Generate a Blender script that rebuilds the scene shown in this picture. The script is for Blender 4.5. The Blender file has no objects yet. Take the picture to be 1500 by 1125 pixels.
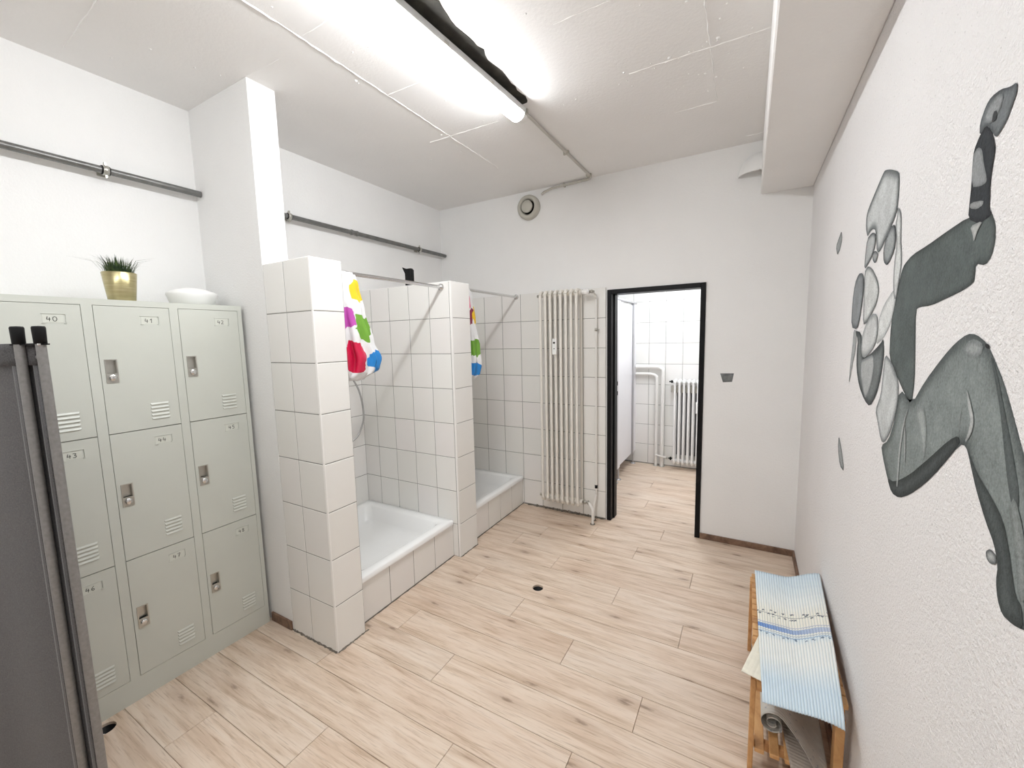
import bpy, bmesh, math, random
from mathutils import Vector, Matrix

random.seed(7)
scene = bpy.context.scene
col = scene.collection

# ------------------------------------------------------------------ camera
F_PX, YAW, PITCH, ROLL, CAM_Z = 607.41, 29.672, 6.268, -1.329, 1.5973
def set_camera():
    y, p, r = (math.radians(v) for v in (YAW, PITCH, ROLL))
    fwd = Vector((-math.sin(y)*math.cos(p), math.cos(y)*math.cos(p), -math.sin(p)))
    rt = Vector((math.cos(y), math.sin(y), 0)); up = rt.cross(fwd)
    r2 = rt*math.cos(r) + up*math.sin(r); u2 = -rt*math.sin(r) + up*math.cos(r)
    cd = bpy.data.cameras.new('camera'); cd.sensor_width = 36; cd.lens = F_PX/1500*36
    cd.clip_start = 0.02
    co = bpy.data.objects.new('camera', cd); col.objects.link(co)
    m = Matrix((r2, u2, -fwd)).transposed().to_4x4(); m.translation = (0, 0, CAM_Z)
    co.matrix_world = m
    scene.camera = co
set_camera()

# ------------------------------------------------------------------ world, exposure
LAMP = 57.0          # emission of the fluorescent diffuser in the changing room
LAMP_FILL = 34.0        # emission of the unseen lamp added behind it to even out the light
LAMP2 = 62.0         # the same in the room behind the doorway
w = bpy.data.worlds.new('world'); scene.world = w; w.use_nodes = True
w.node_tree.nodes['Background'].inputs[0].default_value = (0.8, 0.85, 0.9, 1)
w.node_tree.nodes['Background'].inputs[1].default_value = 0.0
vs = scene.view_settings
vs.view_transform = 'Standard'; vs.look = 'None'; vs.gamma = 1.0; vs.use_curve_mapping = False
vs.exposure = 0.25
try:
    scene.cycles.diffuse_bounces = 7; scene.cycles.max_bounces = 10
except Exception:
    pass

# ------------------------------------------------------------------ dimensions (metres)
XL, XR, YB, ZC = -2.7447, 0.3369, 3.4285, 2.8899
YF = -1.60                       # wall behind the camera
XC1, YC0, YC1 = -2.1664, 1.2607, 1.402
XP, YP1, XK, YP2, YP3, ZT = -1.7908, 1.4418, -1.84, 2.3218, 2.5434, 0.2788
ZP = 2.0
XB, ZB = 0.0404, 2.537
XD0, XD1, ZD = -1.0244, -0.283, 1.9767
WT = 0.12
YB2 = 5.235
XLK, YLK0, YLK1, ZLK = -2.3586, 0.34, 1.24, 1.8005

# ------------------------------------------------------------------ mesh builder
class MB:
    def __init__(s): s.v = []; s.f = []; s.smooth = set()
    def add(s, vs, fs, smooth=False):
        n = len(s.v); s.v += [Vector(v) for v in vs]
        for f in fs:
            if smooth: s.smooth.add(len(s.f))
            s.f.append([i+n for i in f])
        return s
    def box(s, a, b, ch=0.0):
        x0, y0, z0 = a; x1, y1, z1 = b
        if ch <= 0:
            vs = [(x0,y0,z0),(x1,y0,z0),(x1,y1,z0),(x0,y1,z0),(x0,y0,z1),(x1,y0,z1),(x1,y1,z1),(x0,y1,z1)]
            return s.add(vs, [(0,3,2,1),(4,5,6,7),(0,1,5,4),(1,2,6,5),(2,3,7,6),(3,0,4,7)])
        bm = bmesh.new()
        bmesh.ops.create_cube(bm, size=1)
        for v in bm.verts:
            v.co = Vector(((x0+x1)/2+v.co.x*(x1-x0), (y0+y1)/2+v.co.y*(y1-y0), (z0+z1)/2+v.co.z*(z1-z0)))
        bmesh.ops.bevel(bm, geom=list(bm.edges), offset=ch, segments=1, affect='EDGES')
        return s.from_bm(bm)
    def from_bm(s, bm, smooth=False):
        bm.verts.ensure_lookup_table(); bm.verts.index_update()
        s.add([v.co.copy() for v in bm.verts], [[v.index for v in f.verts] for f in bm.faces], smooth)
        bm.free(); return s
    def tube(s, pts, r, seg=12, cap=True, closed=False):
        pts = [Vector(p) for p in pts]; n = len(pts); rings = []
        rr = r if isinstance(r, (list, tuple)) else [r]*n
        prev = None
        for i, p in enumerate(pts):
            if closed: t = pts[(i+1) % n]-pts[i-1]
            else: t = pts[min(i+1, n-1)]-pts[max(i-1, 0)]
            t.normalize()
            if prev is None:
                a = Vector((0,0,1)) if abs(t.z) < .9 else Vector((1,0,0))
                nrm = t.cross(a).normalized()
            else:
                nrm = (prev-t*prev.dot(t)).normalized()
            prev = nrm; b = t.cross(nrm)
            rings.append([p+(nrm*math.cos(2*math.pi*k/seg)+b*math.sin(2*math.pi*k/seg))*rr[i] for k in range(seg)])
        vs = [v for rg in rings for v in rg]; fs = []
        m = n if closed else n-1
        for i in range(m):
            for k in range(seg):
                a0 = i*seg+k; a1 = i*seg+(k+1) % seg; j = ((i+1) % n)*seg
                fs.append((a0, a1, j+(k+1) % seg, j+k))
        s.add(vs, fs, True)
        if cap and not closed:
            s.add(rings[0], [list(range(seg))[::-1]]); s.add(rings[-1], [list(range(seg))])
        return s
    def lathe(s, prof, c=(0,0,0), axis='z', seg=32, smooth=True):
        vs = []; fs = []; n = len(prof); c = Vector(c)
        for (r, h) in prof:
            for k in range(seg):
                a = 2*math.pi*k/seg; x, y = r*math.cos(a), r*math.sin(a)
                if axis == 'z': q = Vector((x, y, h))
                elif axis == 'y': q = Vector((x, h, y))
                else: q = Vector((h, x, y))
                vs.append(c+q)
        for i in range(n-1):
            for k in range(seg):
                fs.append((i*seg+k, i*seg+(k+1) % seg, (i+1)*seg+(k+1) % seg, (i+1)*seg+k))
        return s.add(vs, fs, smooth)
    def grid(s, fn, nu, nv, smooth=True):
        vs = [fn(i/(nu-1), j/(nv-1)) for j in range(nv) for i in range(nu)]
        fs = [(j*nu+i, j*nu+i+1, (j+1)*nu+i+1, (j+1)*nu+i) for j in range(nv-1) for i in range(nu-1)]
        return s.add(vs, fs, smooth)
    def sheet(s, fn, nu, nv, th, dirv=(0,0,-1)):
        d = Vector(dirv)*th
        top = [Vector(fn(i/(nu-1), j/(nv-1))) for j in range(nv) for i in range(nu)]
        n = nu*nv
        f = []
        for j in range(nv-1):
            for i in range(nu-1):
                a = j*nu+i
                f.append((a, a+1, a+nu+1, a+nu)); f.append((n+a, n+a+nu, n+a+nu+1, n+a+1))
        for i in range(nu-1):
            f.append((i+1, i, n+i, n+i+1)); k = (nv-1)*nu+i; f.append((k, k+1, n+k+1, n+k))
        for j in range(nv-1):
            k = j*nu; f.append((k, k+nu, n+k+nu, n+k)); k = j*nu+nu-1; f.append((k+nu, k, n+k, n+k+nu))
        return s.add(top+[v+d for v in top], f, True)

def origin_of(o):
    return Vector(o.get('_o', (0,0,0))) if o else Vector((0,0,0))

ORG = {}
def ob(name, mb, m, parent=None, origin=None, recalc=True):
    xs = [v.x for v in mb.v]; ys = [v.y for v in mb.v]; zs = [v.z for v in mb.v]
    o_ = Vector(origin) if origin is not None else Vector(((min(xs)+max(xs))/2, (min(ys)+max(ys))/2, min(zs)))
    me = bpy.data.meshes.new(name)
    me.from_pydata([v-o_ for v in mb.v], [], mb.f)
    if mb.smooth:
        for i in mb.smooth: me.polygons[i].use_smooth = True
    if recalc:
        bm = bmesh.new(); bm.from_mesh(me); bmesh.ops.recalc_face_normals(bm, faces=bm.faces); bm.to_mesh(me); bm.free()
    me.materials.append(m)
    o = bpy.data.objects.new(name, me); col.objects.link(o)
    ORG[o] = o_
    place(o, o_, parent)
    return o
def place(o, loc, parent):
    loc = Vector(loc)
    if parent is not None:
        o.parent = parent; o.location = loc-ORG[parent]
    else:
        o.location = loc
    ORG[o] = loc
def empty(name, loc):
    o = bpy.data.objects.new(name, None); col.objects.link(o); o.empty_display_size = .05
    o.location = loc; ORG[o] = Vector(loc); return o
def tag(o, label, cat, group=None):
    o['label'] = label; o['category'] = cat
    if group: o['group'] = group
    return o
def struct(o, label=None, cat='wall'):
    o['kind'] = 'structure'
    if label: o['label'] = label; o['category'] = cat
    return o

# ------------------------------------------------------------------ materials
MATS = {}
def nodes_of(name):
    m = bpy.data.materials.new(name); m.use_nodes = True
    nt = m.node_tree; b = nt.nodes['Principled BSDF']
    return m, nt, b
def N(nt, t, **kw):
    n = nt.nodes.new(t)
    for k, v in kw.items():
        if k.startswith('i_'):
            n.inputs[k[2:].replace('_', ' ')].default_value = v
        else: setattr(n, k, v)
    return n
def L(nt, a, b): nt.links.new(a, b)
def c4(c): return (c[0], c[1], c[2], 1)
def ramp(nt, fac, stops, interp='LINEAR'):
    r = nt.nodes.new('ShaderNodeValToRGB'); r.color_ramp.interpolation = interp
    el = r.color_ramp.elements
    while len(el) < len(stops): el.new(0.5)
    for e, (p, c) in zip(el, stops): e.position = p; e.color = c4(c)
    if fac is not None: L(nt, fac, r.inputs[0])
    return r.outputs[0]
def mixc(nt, fac, a, b, mode='MIX'):
    n = nt.nodes.new('ShaderNodeMix'); n.data_type = 'RGBA'; n.blend_type = mode
    for s, v in ((n.inputs[0], fac), (n.inputs[6], a), (n.inputs[7], b)):
        if isinstance(v, (int, float)): s.default_value = v
        elif isinstance(v, tuple): s.default_value = c4(v)
        else: L(nt, v, s)
    return n.outputs[2]
def math_(nt, op, a, b=None, c=None):
    n = nt.nodes.new('ShaderNodeMath'); n.operation = op
    for s, v in zip(n.inputs, (a, b, c)):
        if v is None: continue
        if isinstance(v, (int, float)): s.default_value = v
        else: L(nt, v, s)
    return n.outputs[0]
def coords(nt, scale=(1,1,1), out='Object'):
    tc = nt.nodes.new('ShaderNodeTexCoord'); mp = nt.nodes.new('ShaderNodeMapping')
    mp.inputs['Scale'].default_value = scale
    L(nt, tc.outputs[out], mp.inputs[0]); return mp.outputs[0]
def noise(nt, vec, scale, detail=4, rough=.55, dist=0.0, w_=None):
    n = nt.nodes.new('ShaderNodeTexNoise')
    n.inputs['Scale'].default_value = scale; n.inputs['Detail'].default_value = detail
    n.inputs['Roughness'].default_value = rough; n.inputs['Distortion'].default_value = dist
    if w_ is not None:
        n.noise_dimensions = '4D'; L(nt, w_, n.inputs['W'])
    L(nt, vec, n.inputs['Vector']); return n.outputs[0]
def bump(nt, b, h, strength, dist=.002):
    n = nt.nodes.new('ShaderNodeBump'); n.inputs['Strength'].default_value = strength
    n.inputs['Distance'].default_value = dist
    L(nt, h, n.inputs['Height']); L(nt, n.outputs[0], b.inputs['Normal'])

def simple(name, c, rough=.5, metal=0.0, var=.05, scale=8.0, bmp=0.0, bscale=60.0, spec=None):
    """plain material with a faint procedural colour variation and optional fine relief"""
    m, nt, b = nodes_of(name)
    v = coords(nt); n = noise(nt, v, scale)
    lo = tuple(x*(1-var) for x in c); hi = tuple(min(1, x*(1+var)) for x in c)
    L(nt, ramp(nt, n, [(.3, lo), (.7, hi)]), b.inputs['Base Color'])
    b.inputs['Roughness'].default_value = rough; b.inputs['Metallic'].default_value = metal
    if spec is not None: b.inputs['Specular IOR Level'].default_value = spec
    if bmp: bump(nt, b, noise(nt, v, bscale, 3), bmp)
    MATS[name] = m; return m

def plaster(name, c, grain=90, strength=.5, dist=.004, speck=0.0, rough=.9):
    m, nt, b = nodes_of(name)
    v = coords(nt)
    n1 = noise(nt, v, 2.2, 5); n2 = noise(nt, v, grain, 4, .65)
    base = ramp(nt, n1, [(.3, tuple(x*.965 for x in c)), (.7, c)])
    if speck:
        vo = nt.nodes.new('ShaderNodeTexVoronoi'); vo.inputs['Scale'].default_value = grain*.55
        L(nt, v, vo.inputs['Vector'])
        n3 = noise(nt, v, grain*.5, 2)
        msk = math_(nt, 'MULTIPLY', math_(nt, 'LESS_THAN', vo.outputs['Distance'], .14), math_(nt, 'GREATER_THAN', n3, .54))
        base = mixc(nt, math_(nt, 'MULTIPLY', msk, speck), base, tuple(x*.55 for x in c))
    L(nt, base, b.inputs['Base Color']); b.inputs['Roughness'].default_value = rough
    b.inputs['Specular IOR Level'].default_value = .25
    h = ramp(nt, n2, [(.35, (0,0,0)), (.65, (1,1,1))])
    bump(nt, b, h, strength, dist)
    MATS[name] = m; return m

M_WALL = plaster('white_plaster', (.87, .87, .865), 125, .25, .0035)
M_ROUGH = plaster('roughcast_white', (.90, .885, .885), 140, .65, .0045, .6)
M_CEIL = plaster('painted_concrete', (.86, .85, .84), 60, .16, .004)
M_GROUT = simple('grey_grout', (.27, .265, .25), .95, 0, .15, 30)
def tile_material():
    m, nt, b = nodes_of('white_glazed_tile')
    oi = nt.nodes.new('ShaderNodeObjectInfo')
    v = coords(nt)
    base = ramp(nt, oi.outputs['Random'], [(0, (.80, .795, .765)), (.5, (.835, .83, .805)), (1, (.82, .80, .785))])
    n = noise(nt, v, 9, 3)
    base = mixc(nt, math_(nt, 'MULTIPLY', n, .05), base, (.6, .58, .53))
    L(nt, base, b.inputs['Base Color'])
    b.inputs['Roughness'].default_value = .22; b.inputs['Specular IOR Level'].default_value = .5
    bump(nt, b, noise(nt, v, 14, 2), .05, .003)
    return m
M_TILE = tile_material()
M_CERAMIC = simple('white_enamel', (.88, .89, .89), .16, 0, .01, 3)
M_TRIMTILE = simple('white_tile_bead', (.84, .83, .81), .3, 0, .02, 5)

def wood_floor():
    m, nt, b = nodes_of('light_oak_laminate')
    oi = nt.nodes.new('ShaderNodeObjectInfo'); rnd = math_(nt, 'MULTIPLY', oi.outputs['Random'], 60.0)
    tc = nt.nodes.new('ShaderNodeTexCoord')
    def mp(sc):
        q = nt.nodes.new('ShaderNodeMapping'); q.inputs['Scale'].default_value = sc
        L(nt, tc.outputs['Object'], q.inputs[0]); return q.outputs[0]
    big = noise(nt, mp((.9, 10, 1)), 2.4, 6, .6, .7, rnd)
    fine = noise(nt, mp((3.5, 85, 1)), 2.2, 5, .6, .4, rnd)
    pale, mid, dark = (.71, .585, .475), (.64, .505, .39), (.49, .36, .26)
    base = ramp(nt, big, [(.31, dark), (.44, mid), (.55, pale), (.8, (.75, .65, .55))])
    fr = ramp(nt, fine, [(.30, (.68, .63, .58)), (.48, (1, 1, 1)), (.75, (1.0, 1.0, 1.0))])
    base = mixc(nt, 1.0, base, fr, 'MULTIPLY')
    # knots: sparse dark ovals
    vo = nt.nodes.new('ShaderNodeTexVoronoi'); vo.voronoi_dimensions = '2D'
    vo.inputs['Scale'].default_value = 2.3
    va = nt.nodes.new('ShaderNodeVectorMath'); va.operation = 'ADD'
    cx_ = nt.nodes.new('ShaderNodeCombineXYZ'); L(nt, rnd, cx_.inputs[0]); L(nt, math_(nt, 'MULTIPLY', rnd, 1.7), cx_.inputs[1])
    L(nt, mp((.85, 3.2, 1)), va.inputs[0]); L(nt, cx_.outputs[0], va.inputs[1]); L(nt, va.outputs[0], vo.inputs['Vector'])
    sc_ = nt.nodes.new('ShaderNodeSeparateColor'); L(nt, vo.outputs['Color'], sc_.inputs[0])
    pick = math_(nt, 'GREATER_THAN', sc_.outputs[0], .45)
    wob = noise(nt, mp((9, 30, 1)), 2, 3, .6, 0, rnd)
    d = math_(nt, 'ADD', vo.outputs['Distance'], math_(nt, 'MULTIPLY', wob, .22))
    kn = ramp(nt, d, [(.12, (1,1,1)), (.19, (0,0,0))])
    kn2 = ramp(nt, d, [(.13, (1,1,1)), (.42, (0,0,0))])
    base = mixc(nt, math_(nt, 'MULTIPLY', math_(nt, 'MULTIPLY', kn2, pick), .62), base, (.46, .33, .235))
    base = mixc(nt, math_(nt, 'MULTIPLY', math_(nt, 'MULTIPLY', kn, pick), .7), base, (.20, .135, .095))
    tone = ramp(nt, oi.outputs['Random'], [(0, (.95, .93, .92)), (.5, (1, 1, 1)), (1, (.97, .985, 1.0))])
    base = mixc(nt, 1.0, base, tone, 'MULTIPLY')
    L(nt, base, b.inputs['Base Color'])
    b.inputs['Roughness'].default_value = .46; b.inputs['Specular IOR Level'].default_value = .4
    bump(nt, b, fine, .08, .001)
    return m
M_FLOOR = wood_floor()
M_SUB = simple('dark_subfloor', (.05, .045, .04), .9)

def pine(name, a, b_, dark):
    m, nt, b = nodes_of(name)
    oi = nt.nodes.new('ShaderNodeObjectInfo'); rnd = math_(nt, 'MULTIPLY', oi.outputs['Random'], 40.0)
    n = noise(nt, coords(nt, (8, 8, 8)), 1.4, 4, .6, 1.5, rnd)
    f = noise(nt, coords(nt, (60, 60, 60)), 1.5, 3, .6, .5, rnd)
    base = ramp(nt, n, [(.3, dark), (.5, a), (.7, b_)])
    base = mixc(nt, math_(nt, 'MULTIPLY', f, .25), base, dark)
    L(nt, base, b.inputs['Base Color']); b.inputs['Roughness'].default_value = .5
    MATS[name] = m; return m
M_PINE = pine('oiled_pine', (.60, .33, .135), (.70, .42, .19), (.40, .19, .07))
M_BASEB = pine('brown_baseboard_wood', (.22, .13, .085), (.30, .19, .13), (.09, .05, .035))

M_LOCKER = simple('grey_locker_paint', (.585, .605, .555), .38, 0, .02, 4, .06, 220)
M_LOCKER_IN = simple('locker_gap_dark', (.10, .10, .09), .8)  # dark colour stands in for shade behind the locker doors
M_NICKEL = simple('dull_nickel', (.50, .49, .45), .35, .85, .08)
M_CHROME = simple('chrome', (.72, .72, .72), .15, 1.0, .03)
M_STEEL = simple('grey_galvanised_steel', (.20, .20, .195), .38, .75, .15, 20)
M_BLACKP = simple('black_plastic', (.006, .006, .0065), .5, spec=.2)
M_BLACKFRAME = simple('black_frame_paint', (.005, .005, .006), .45, spec=.2)
M_WHITEPL = simple('white_plastic', (.85, .85, .84), .4, 0, .02)
M_RAD = simple('radiator_enamel', (.80, .775, .72), .35, 0, .03, 6)
M_RAD2 = simple('white_radiator_enamel', (.80, .80, .79), .35, 0, .03, 6)
M_PIPEW = simple('white_pipe_paint', (.80, .79, .76), .4, 0, .03, 6)
M_CONDUIT = simple('grey_conduit_plastic', (.52, .50, .46), .5)
M_BAREPATCH = simple('bare_dark_concrete', (.036, .033, .027), .95, 0, .6, 12, .8, 25)
M_HOUS = simple('grey_lamp_housing', (.55, .55, .54), .5)
M_GAPSHEET = simple('dark_gap_sheet', (.14, .14, .145), .5, .4, .1)  # dark colour stands in for shade between the far radiator's tubes
M_VENT = simple('beige_vent_plastic', (.50, .485, .43), .5)
M_DARK = simple('dark_gap', (.008, .008, .008), .9)
M_PAPER = simple('label_card', (.64, .66, .60), .8)
M_INK = simple('dark_pen_ink', (.05, .05, .045), .8)
M_DIRT = simple('dirty_sealant', (.17, .15, .125), .95, 0, .5, 30, .6, 60)
M_PANEL = simple('white_cubicle_laminate', (.80, .80, .83), .35, 0, .01)
M_ALU = simple('aluminium_profile', (.55, .55, .57), .35, .8, .03)
M_HOSE = simple('grey_metal_hose', (.45, .45, .45), .35, .6)
M_RUBBER = simple('dark_soil', (.03, .022, .015), .95, 0, .4, 60, .8, 90)
def emit(name, c, s):
    m, nt, b = nodes_of(name)
    b.inputs['Base Color'].default_value = c4((.9, .9, .9))
    b.inputs['Emission Color'].default_value = c4(c); b.inputs['Emission Strength'].default_value = s
    b.inputs['Roughness'].default_value = .4
    return m
M_LAMP = emit('lit_diffuser', (.965, .985, 1.0), LAMP)
M_LAMPB = emit('lit_diffuser_fill', (.965, .985, 1.0), LAMP_FILL)
M_LAMP2 = emit('lit_diffuser_cool', (.93, .965, 1.0), LAMP2)

def brass():
    m, nt, b = nodes_of('brushed_brass')
    n = noise(nt, coords(nt, (1, 1, 14)), 12, 3)
    L(nt, ramp(nt, n, [(.3, (.40, .35, .18)), (.7, (.52, .46, .27))]), b.inputs['Base Color'])
    b.inputs['Metallic'].default_value = .9; b.inputs['Roughness'].default_value = .3
    return m
M_BRASS = brass()
def grass():
    m, nt, b = nodes_of('dark_green_grass')
    g = nt.nodes.new('ShaderNodeNewGeometry')
    n = noise(nt, coords(nt), 40, 2)
    L(nt, ramp(nt, n, [(.35, (.012, .035, .012)), (.55, (.05, .09, .02)), (.75, (.12, .15, .035))]), b.inputs['Base Color'])
    b.inputs['Roughness'].default_value = .5
    return m
M_GRASS = grass()
def fabric():
    m, nt, b = nodes_of('charcoal_heather_fabric')
    v = coords(nt); n = noise(nt, v, 260, 3, .7); n2 = noise(nt, v, 3, 3)
    base = ramp(nt, n, [(.3, (.035, .034, .036)), (.5, (.068, .066, .068)), (.72, (.125, .123, .125))])
    base = mixc(nt, math_(nt, 'MULTIPLY', n2, .25), base, (.05, .046, .05))
    L(nt, base, b.inputs['Base Color']); b.inputs['Roughness'].default_value = .75
    b.inputs['Sheen Weight'].default_value = .25
    bump(nt, b, n, .3, .001)
    return m
M_FABRIC = fabric()
M_TUBE = simple('grey_powder_coated_tube', (.24, .235, .23), .4, .3, .12, 90)

# ================================================================== structure
FLOOR_T = 0.012
fl = MB().box((XL-.15, YF-.15, -.2), (XR+.15, YB2+.15, -.09))
floor = struct(ob('floor', fl, M_SUB), 'light oak laminate plank floor of the changing room', 'floor')

HOLES = [(-1.123, 2.246, .034), (-2.305, .512, .034)]
def plank_mesh(x0, x1, y0, y1, hole=None):
    bm = bmesh.new(); g = .0009; c = .0011
    cx, cy = (x0+x1)/2, (y0+y1)/2
    if hole is None:
        mb = MB()
        a, b_, d, e = x0+g, x1-g, y0+g, y1-g
        mb.add([(a,d,-FLOOR_T),(b_,d,-FLOOR_T),(b_,e,-FLOOR_T),(a,e,-FLOOR_T),
                (a,d,-c),(b_,d,-c),(b_,e,-c),(a,e,-c),
                (a+c,d+c,0),(b_-c,d+c,0),(b_-c,e-c,0),(a+c,e-c,0)],
               [(0,1,5,4),(1,2,6,5),(2,3,7,6),(3,0,4,7),(4,5,9,8),(5,6,10,9),(6,7,11,10),(7,4,8,11),(8,9,10,11)])
        bm.free(); return mb
    o = [bm.verts.new(p) for p in ((x0+g,y0+g,0),(x1-g,y0+g,0),(x1-g,y1-g,0),(x0+g,y1-g,0))]
    es = [bm.edges.new((o[i], o[(i+1) % 4])) for i in range(4)]
    hv = [bm.verts.new((hole[0]+hole[2]*math.cos(2*math.pi*k/28), hole[1]+hole[2]*math.sin(2*math.pi*k/28), 0)) for k in range(28)]
    es += [bm.edges.new((hv[i], hv[(i+1) % 28])) for i in range(28)]
    bmesh.ops.triangle_fill(bm, use_beauty=True, edges=es)
    r = bmesh.ops.extrude_face_region(bm, geom=list(bm.faces))
    for q in r['geom']:
        if isinstance(q, bmesh.types.BMVert): q.co.z -= FLOOR_T
    return MB().from_bm(bm)
ENDS = {0:[-1.98,-.69], 1:[-1.475,-.18], 2:[-.968], 3:[-1.83,-.54], 4:[-1.25,.04], 5:[-1.65,-.355], 6:[-2.05,-.752],
        7:[-1.147,.15], 8:[-1.55,-.26], 9:[-1.95,-.66], 10:[-1.147,.14], 11:[-1.56,-.27], 12:[-1.42,-.675], 13:[-1.05], 14:[-1.84,-.547]}
r = -12
while True:
    y0 = .59+.19*r; y1 = y0+.19
    if y0 > YB2: break
    if y1 < YF: r += 1; continue
    e = ENDS.get(r)
    if e is None:
        s0 = -2.6+((r*.41) % 1.29); e = [s0+1.29*k for k in range(3)]
    lo, hi = XL-.02, XR+.02
    xs = [lo]+[x for x in e if lo+.1 < x < hi-.1]+[hi]
    ya, yb = max(y0, YF), min(y1, YB2)
    for a, b_ in zip(xs, xs[1:]):
        h = next((q for q in HOLES if a+.04 < q[0] < b_-.04 and ya < q[1] < yb), None)
        ob('plank', plank_mesh(a, b_, ya, yb, h), M_FLOOR, floor, ((a+b_)/2, (ya+yb)/2, -FLOOR_T))
    r += 1

wl = MB().box((XL-.12, YF-.12, -.09), (XL, YB, ZC+.12))
wall_left = struct(ob('wall_left', wl, M_WALL), 'white plastered wall behind the lockers and showers', 'wall')
wr = MB().box((XR, YF-.12, -.09), (XR+.12, YB2, ZC+.12))
wall_right = struct(ob('wall_right', wr, M_ROUGH), 'white roughcast wall carrying the grey mural', 'wall')
wb = MB()
wb.box((XL-.12, YB, -.09), (XD0, YB+WT, ZC+.12))
wb.box((XD1, YB, -.09), (XR, YB+WT, ZC+.12))
wb.box((XD0, YB, ZD), (XD1, YB+WT, ZC+.12))
wall_back = struct(ob('wall_back', wb, M_WALL), 'white wall with the black framed doorway and the tall radiator', 'wall')
wf = MB().box((XL-.12, YF-.12, -.09), (XR+.12, YF, ZC+.12))
wall_front = struct(ob('wall_front', wf, M_WALL), 'plain white wall facing the doorway', 'wall')
ce = MB().box((XL-.12, YF-.12, ZC), (XR+.12, YB2+.15, ZC+.14))
ceiling = struct(ob('ceiling', ce, M_CEIL), 'painted concrete ceiling with formwork ridges', 'ceiling')
bmn = MB().box((XB, YF, ZB), (XR, YB, ZC), .006)
struct(ob('ceiling_beam', bmn, M_CEIL), 'boxed concrete downstand beam along the mural wall', 'beam')
cl = MB().box((XL, YC0, -.05), (XC1, YC1, ZC))
column = struct(ob('wall_column', cl, M_WALL), 'white square column rising above the shower partition', 'column')

# ceiling formwork ridges and specks
def ridge(pts, wdt, h):
    mb = MB(); n = len(pts)
    vs = []; fs = []
    for i, p in enumerate(pts):
        p = Vector(p); t = (Vector(pts[min(i+1, n-1)])-Vector(pts[max(i-1, 0)])).normalized(); s_ = Vector((-t.y, t.x, 0))
        k = random.uniform(.45, 1.3)
        vs += [p+s_*wdt*k, p-Vector((0,0,h*k))+s_*random.uniform(-.3, .3)*wdt, p-s_*wdt*k]
    for i in range(n-1):
        a = i*3; fs += [(a, a+1, a+4, a+3), (a+1, a+2, a+5, a+4)]
    return mb.add(vs, fs)
def ridge_line(a, b_, wdt=.004, h=.006):
    a, b_ = Vector(a), Vector(b_); n = max(4, int((b_-a).length/.03))
    d = (b_-a).normalized(); s_ = Vector((-d.y, d.x, 0))
    pts = [a.lerp(b_, i/n)+s_*random.uniform(-.0025, .0025) for i in range(n+1)]
    ob('ridge', ridge(pts, wdt, h), M_CEIL, ceiling, recalc=False)
z = ZC+.0005
ridge_line((-1.70, -1.2, z), (-1.70, 2.85, z), .0028, .005)
for a, b_, ww in (((-1.70,1.73,z), (-1.45,1.735,z), .004), ((-1.86,2.255,z), (-1.34,2.265,z), .004), ((-2.62,.745,z), (-2.1,.725,z), .004),
              ((-.188,.6,z), (-.197,2.73,z), .004), ((-.42,2.74,z), (-.197,2.735,z), .004), ((-.56,2.227,z), (.04,2.23,z), .004),
              ((-1.68,1.235,z), (-1.38,1.231,z), .0035), ((-.06,3.30,z), (.04,3.30,z), .005), ((-2.3,1.25,z), (-1.9,1.27,z), .003),
              ((-.75,1.73,z), (-.2,1.73,z), .003)):
    ridge_line(a, b_, ww*.65, ww*.95)
sp = MB()
for i in range(150):
    if i % 3 == 0: x, y = random.choice(((-1.70+random.gauss(0, .04), random.uniform(.8, 2.6)), (-.19+random.gauss(0, .05), random.uniform(1.2, 2.7)), (random.uniform(-.6, 0), 2.23+random.gauss(0, .03))))
    else: x, y = random.uniform(-2.6, 0), random.uniform(.6, 3.2)
    rr = random.uniform(.002, .0055)
    if i % 9 == 0: rr *= 1.7
    sp.lathe([(rr, .0), (rr*.8, -rr*.5), (rr*.02, -rr*.75)], (x, y, ZC), seg=6)
o = ob('plaster_specks', sp, M_CEIL, ceiling); o['kind'] = 'stuff'
# bare dark strip in the ceiling paint beside the lamp
def bare_patch():
    right = [(-1.092+random.uniform(-.004, .004)+.006*math.sin(i*.9)+(.012 if i % 9 == 4 else 0), .62+.035*i) for i in range(44)]+[(-1.095, 2.165), (-1.105, 2.18)]
    left = [(-1.15, 2.185), (-1.235, 2.17), (-1.24, 1.5), (-1.24, .6)]
    jr = right
    P = jr+left; mb = MB(); n = len(P)
    mb.add([(x, y, ZC+.001) for x, y in P]+[(x, y, ZC-.0025) for x, y in P], [list(range(n, 2*n))]+[(i, (i+1) % n, n+(i+1) % n, n+i) for i in range(n)])
    ob('bare_patch', mb, M_BAREPATCH, ceiling)
bare_patch()

# ------------------------------------------------------------------ tiles
TILE_CACHE = {}
TGAP, TTH = .0040, .006
def tile_mesh(wd, ht):
    k = (round(wd, 3), round(ht, 3))
    if k in TILE_CACHE: return TILE_CACHE[k]
    g = TGAP/2; c = .0018; a, b_ = wd/2-g, ht/2-g
    vs = [(-a,-b_,0),(a,-b_,0),(a,b_,0),(-a,b_,0),(-a,-b_,TTH-c),(a,-b_,TTH-c),(a,b_,TTH-c),(-a,b_,TTH-c),(-a+c,-b_+c,TTH),(a-c,-b_+c,TTH),(a-c,b_-c,TTH),(-a+c,b_-c,TTH)]
    fs = [(0,1,5,4),(1,2,6,5),(2,3,7,6),(3,0,4,7),(4,5,9,8),(5,6,10,9),(6,7,11,10),(7,4,8,11),(8,9,10,11)]
    me = bpy.data.meshes.new('tile'); me.from_pydata(vs, [], fs); me.materials.append(M_TILE)
    TILE_CACHE[k] = me; return me
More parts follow.
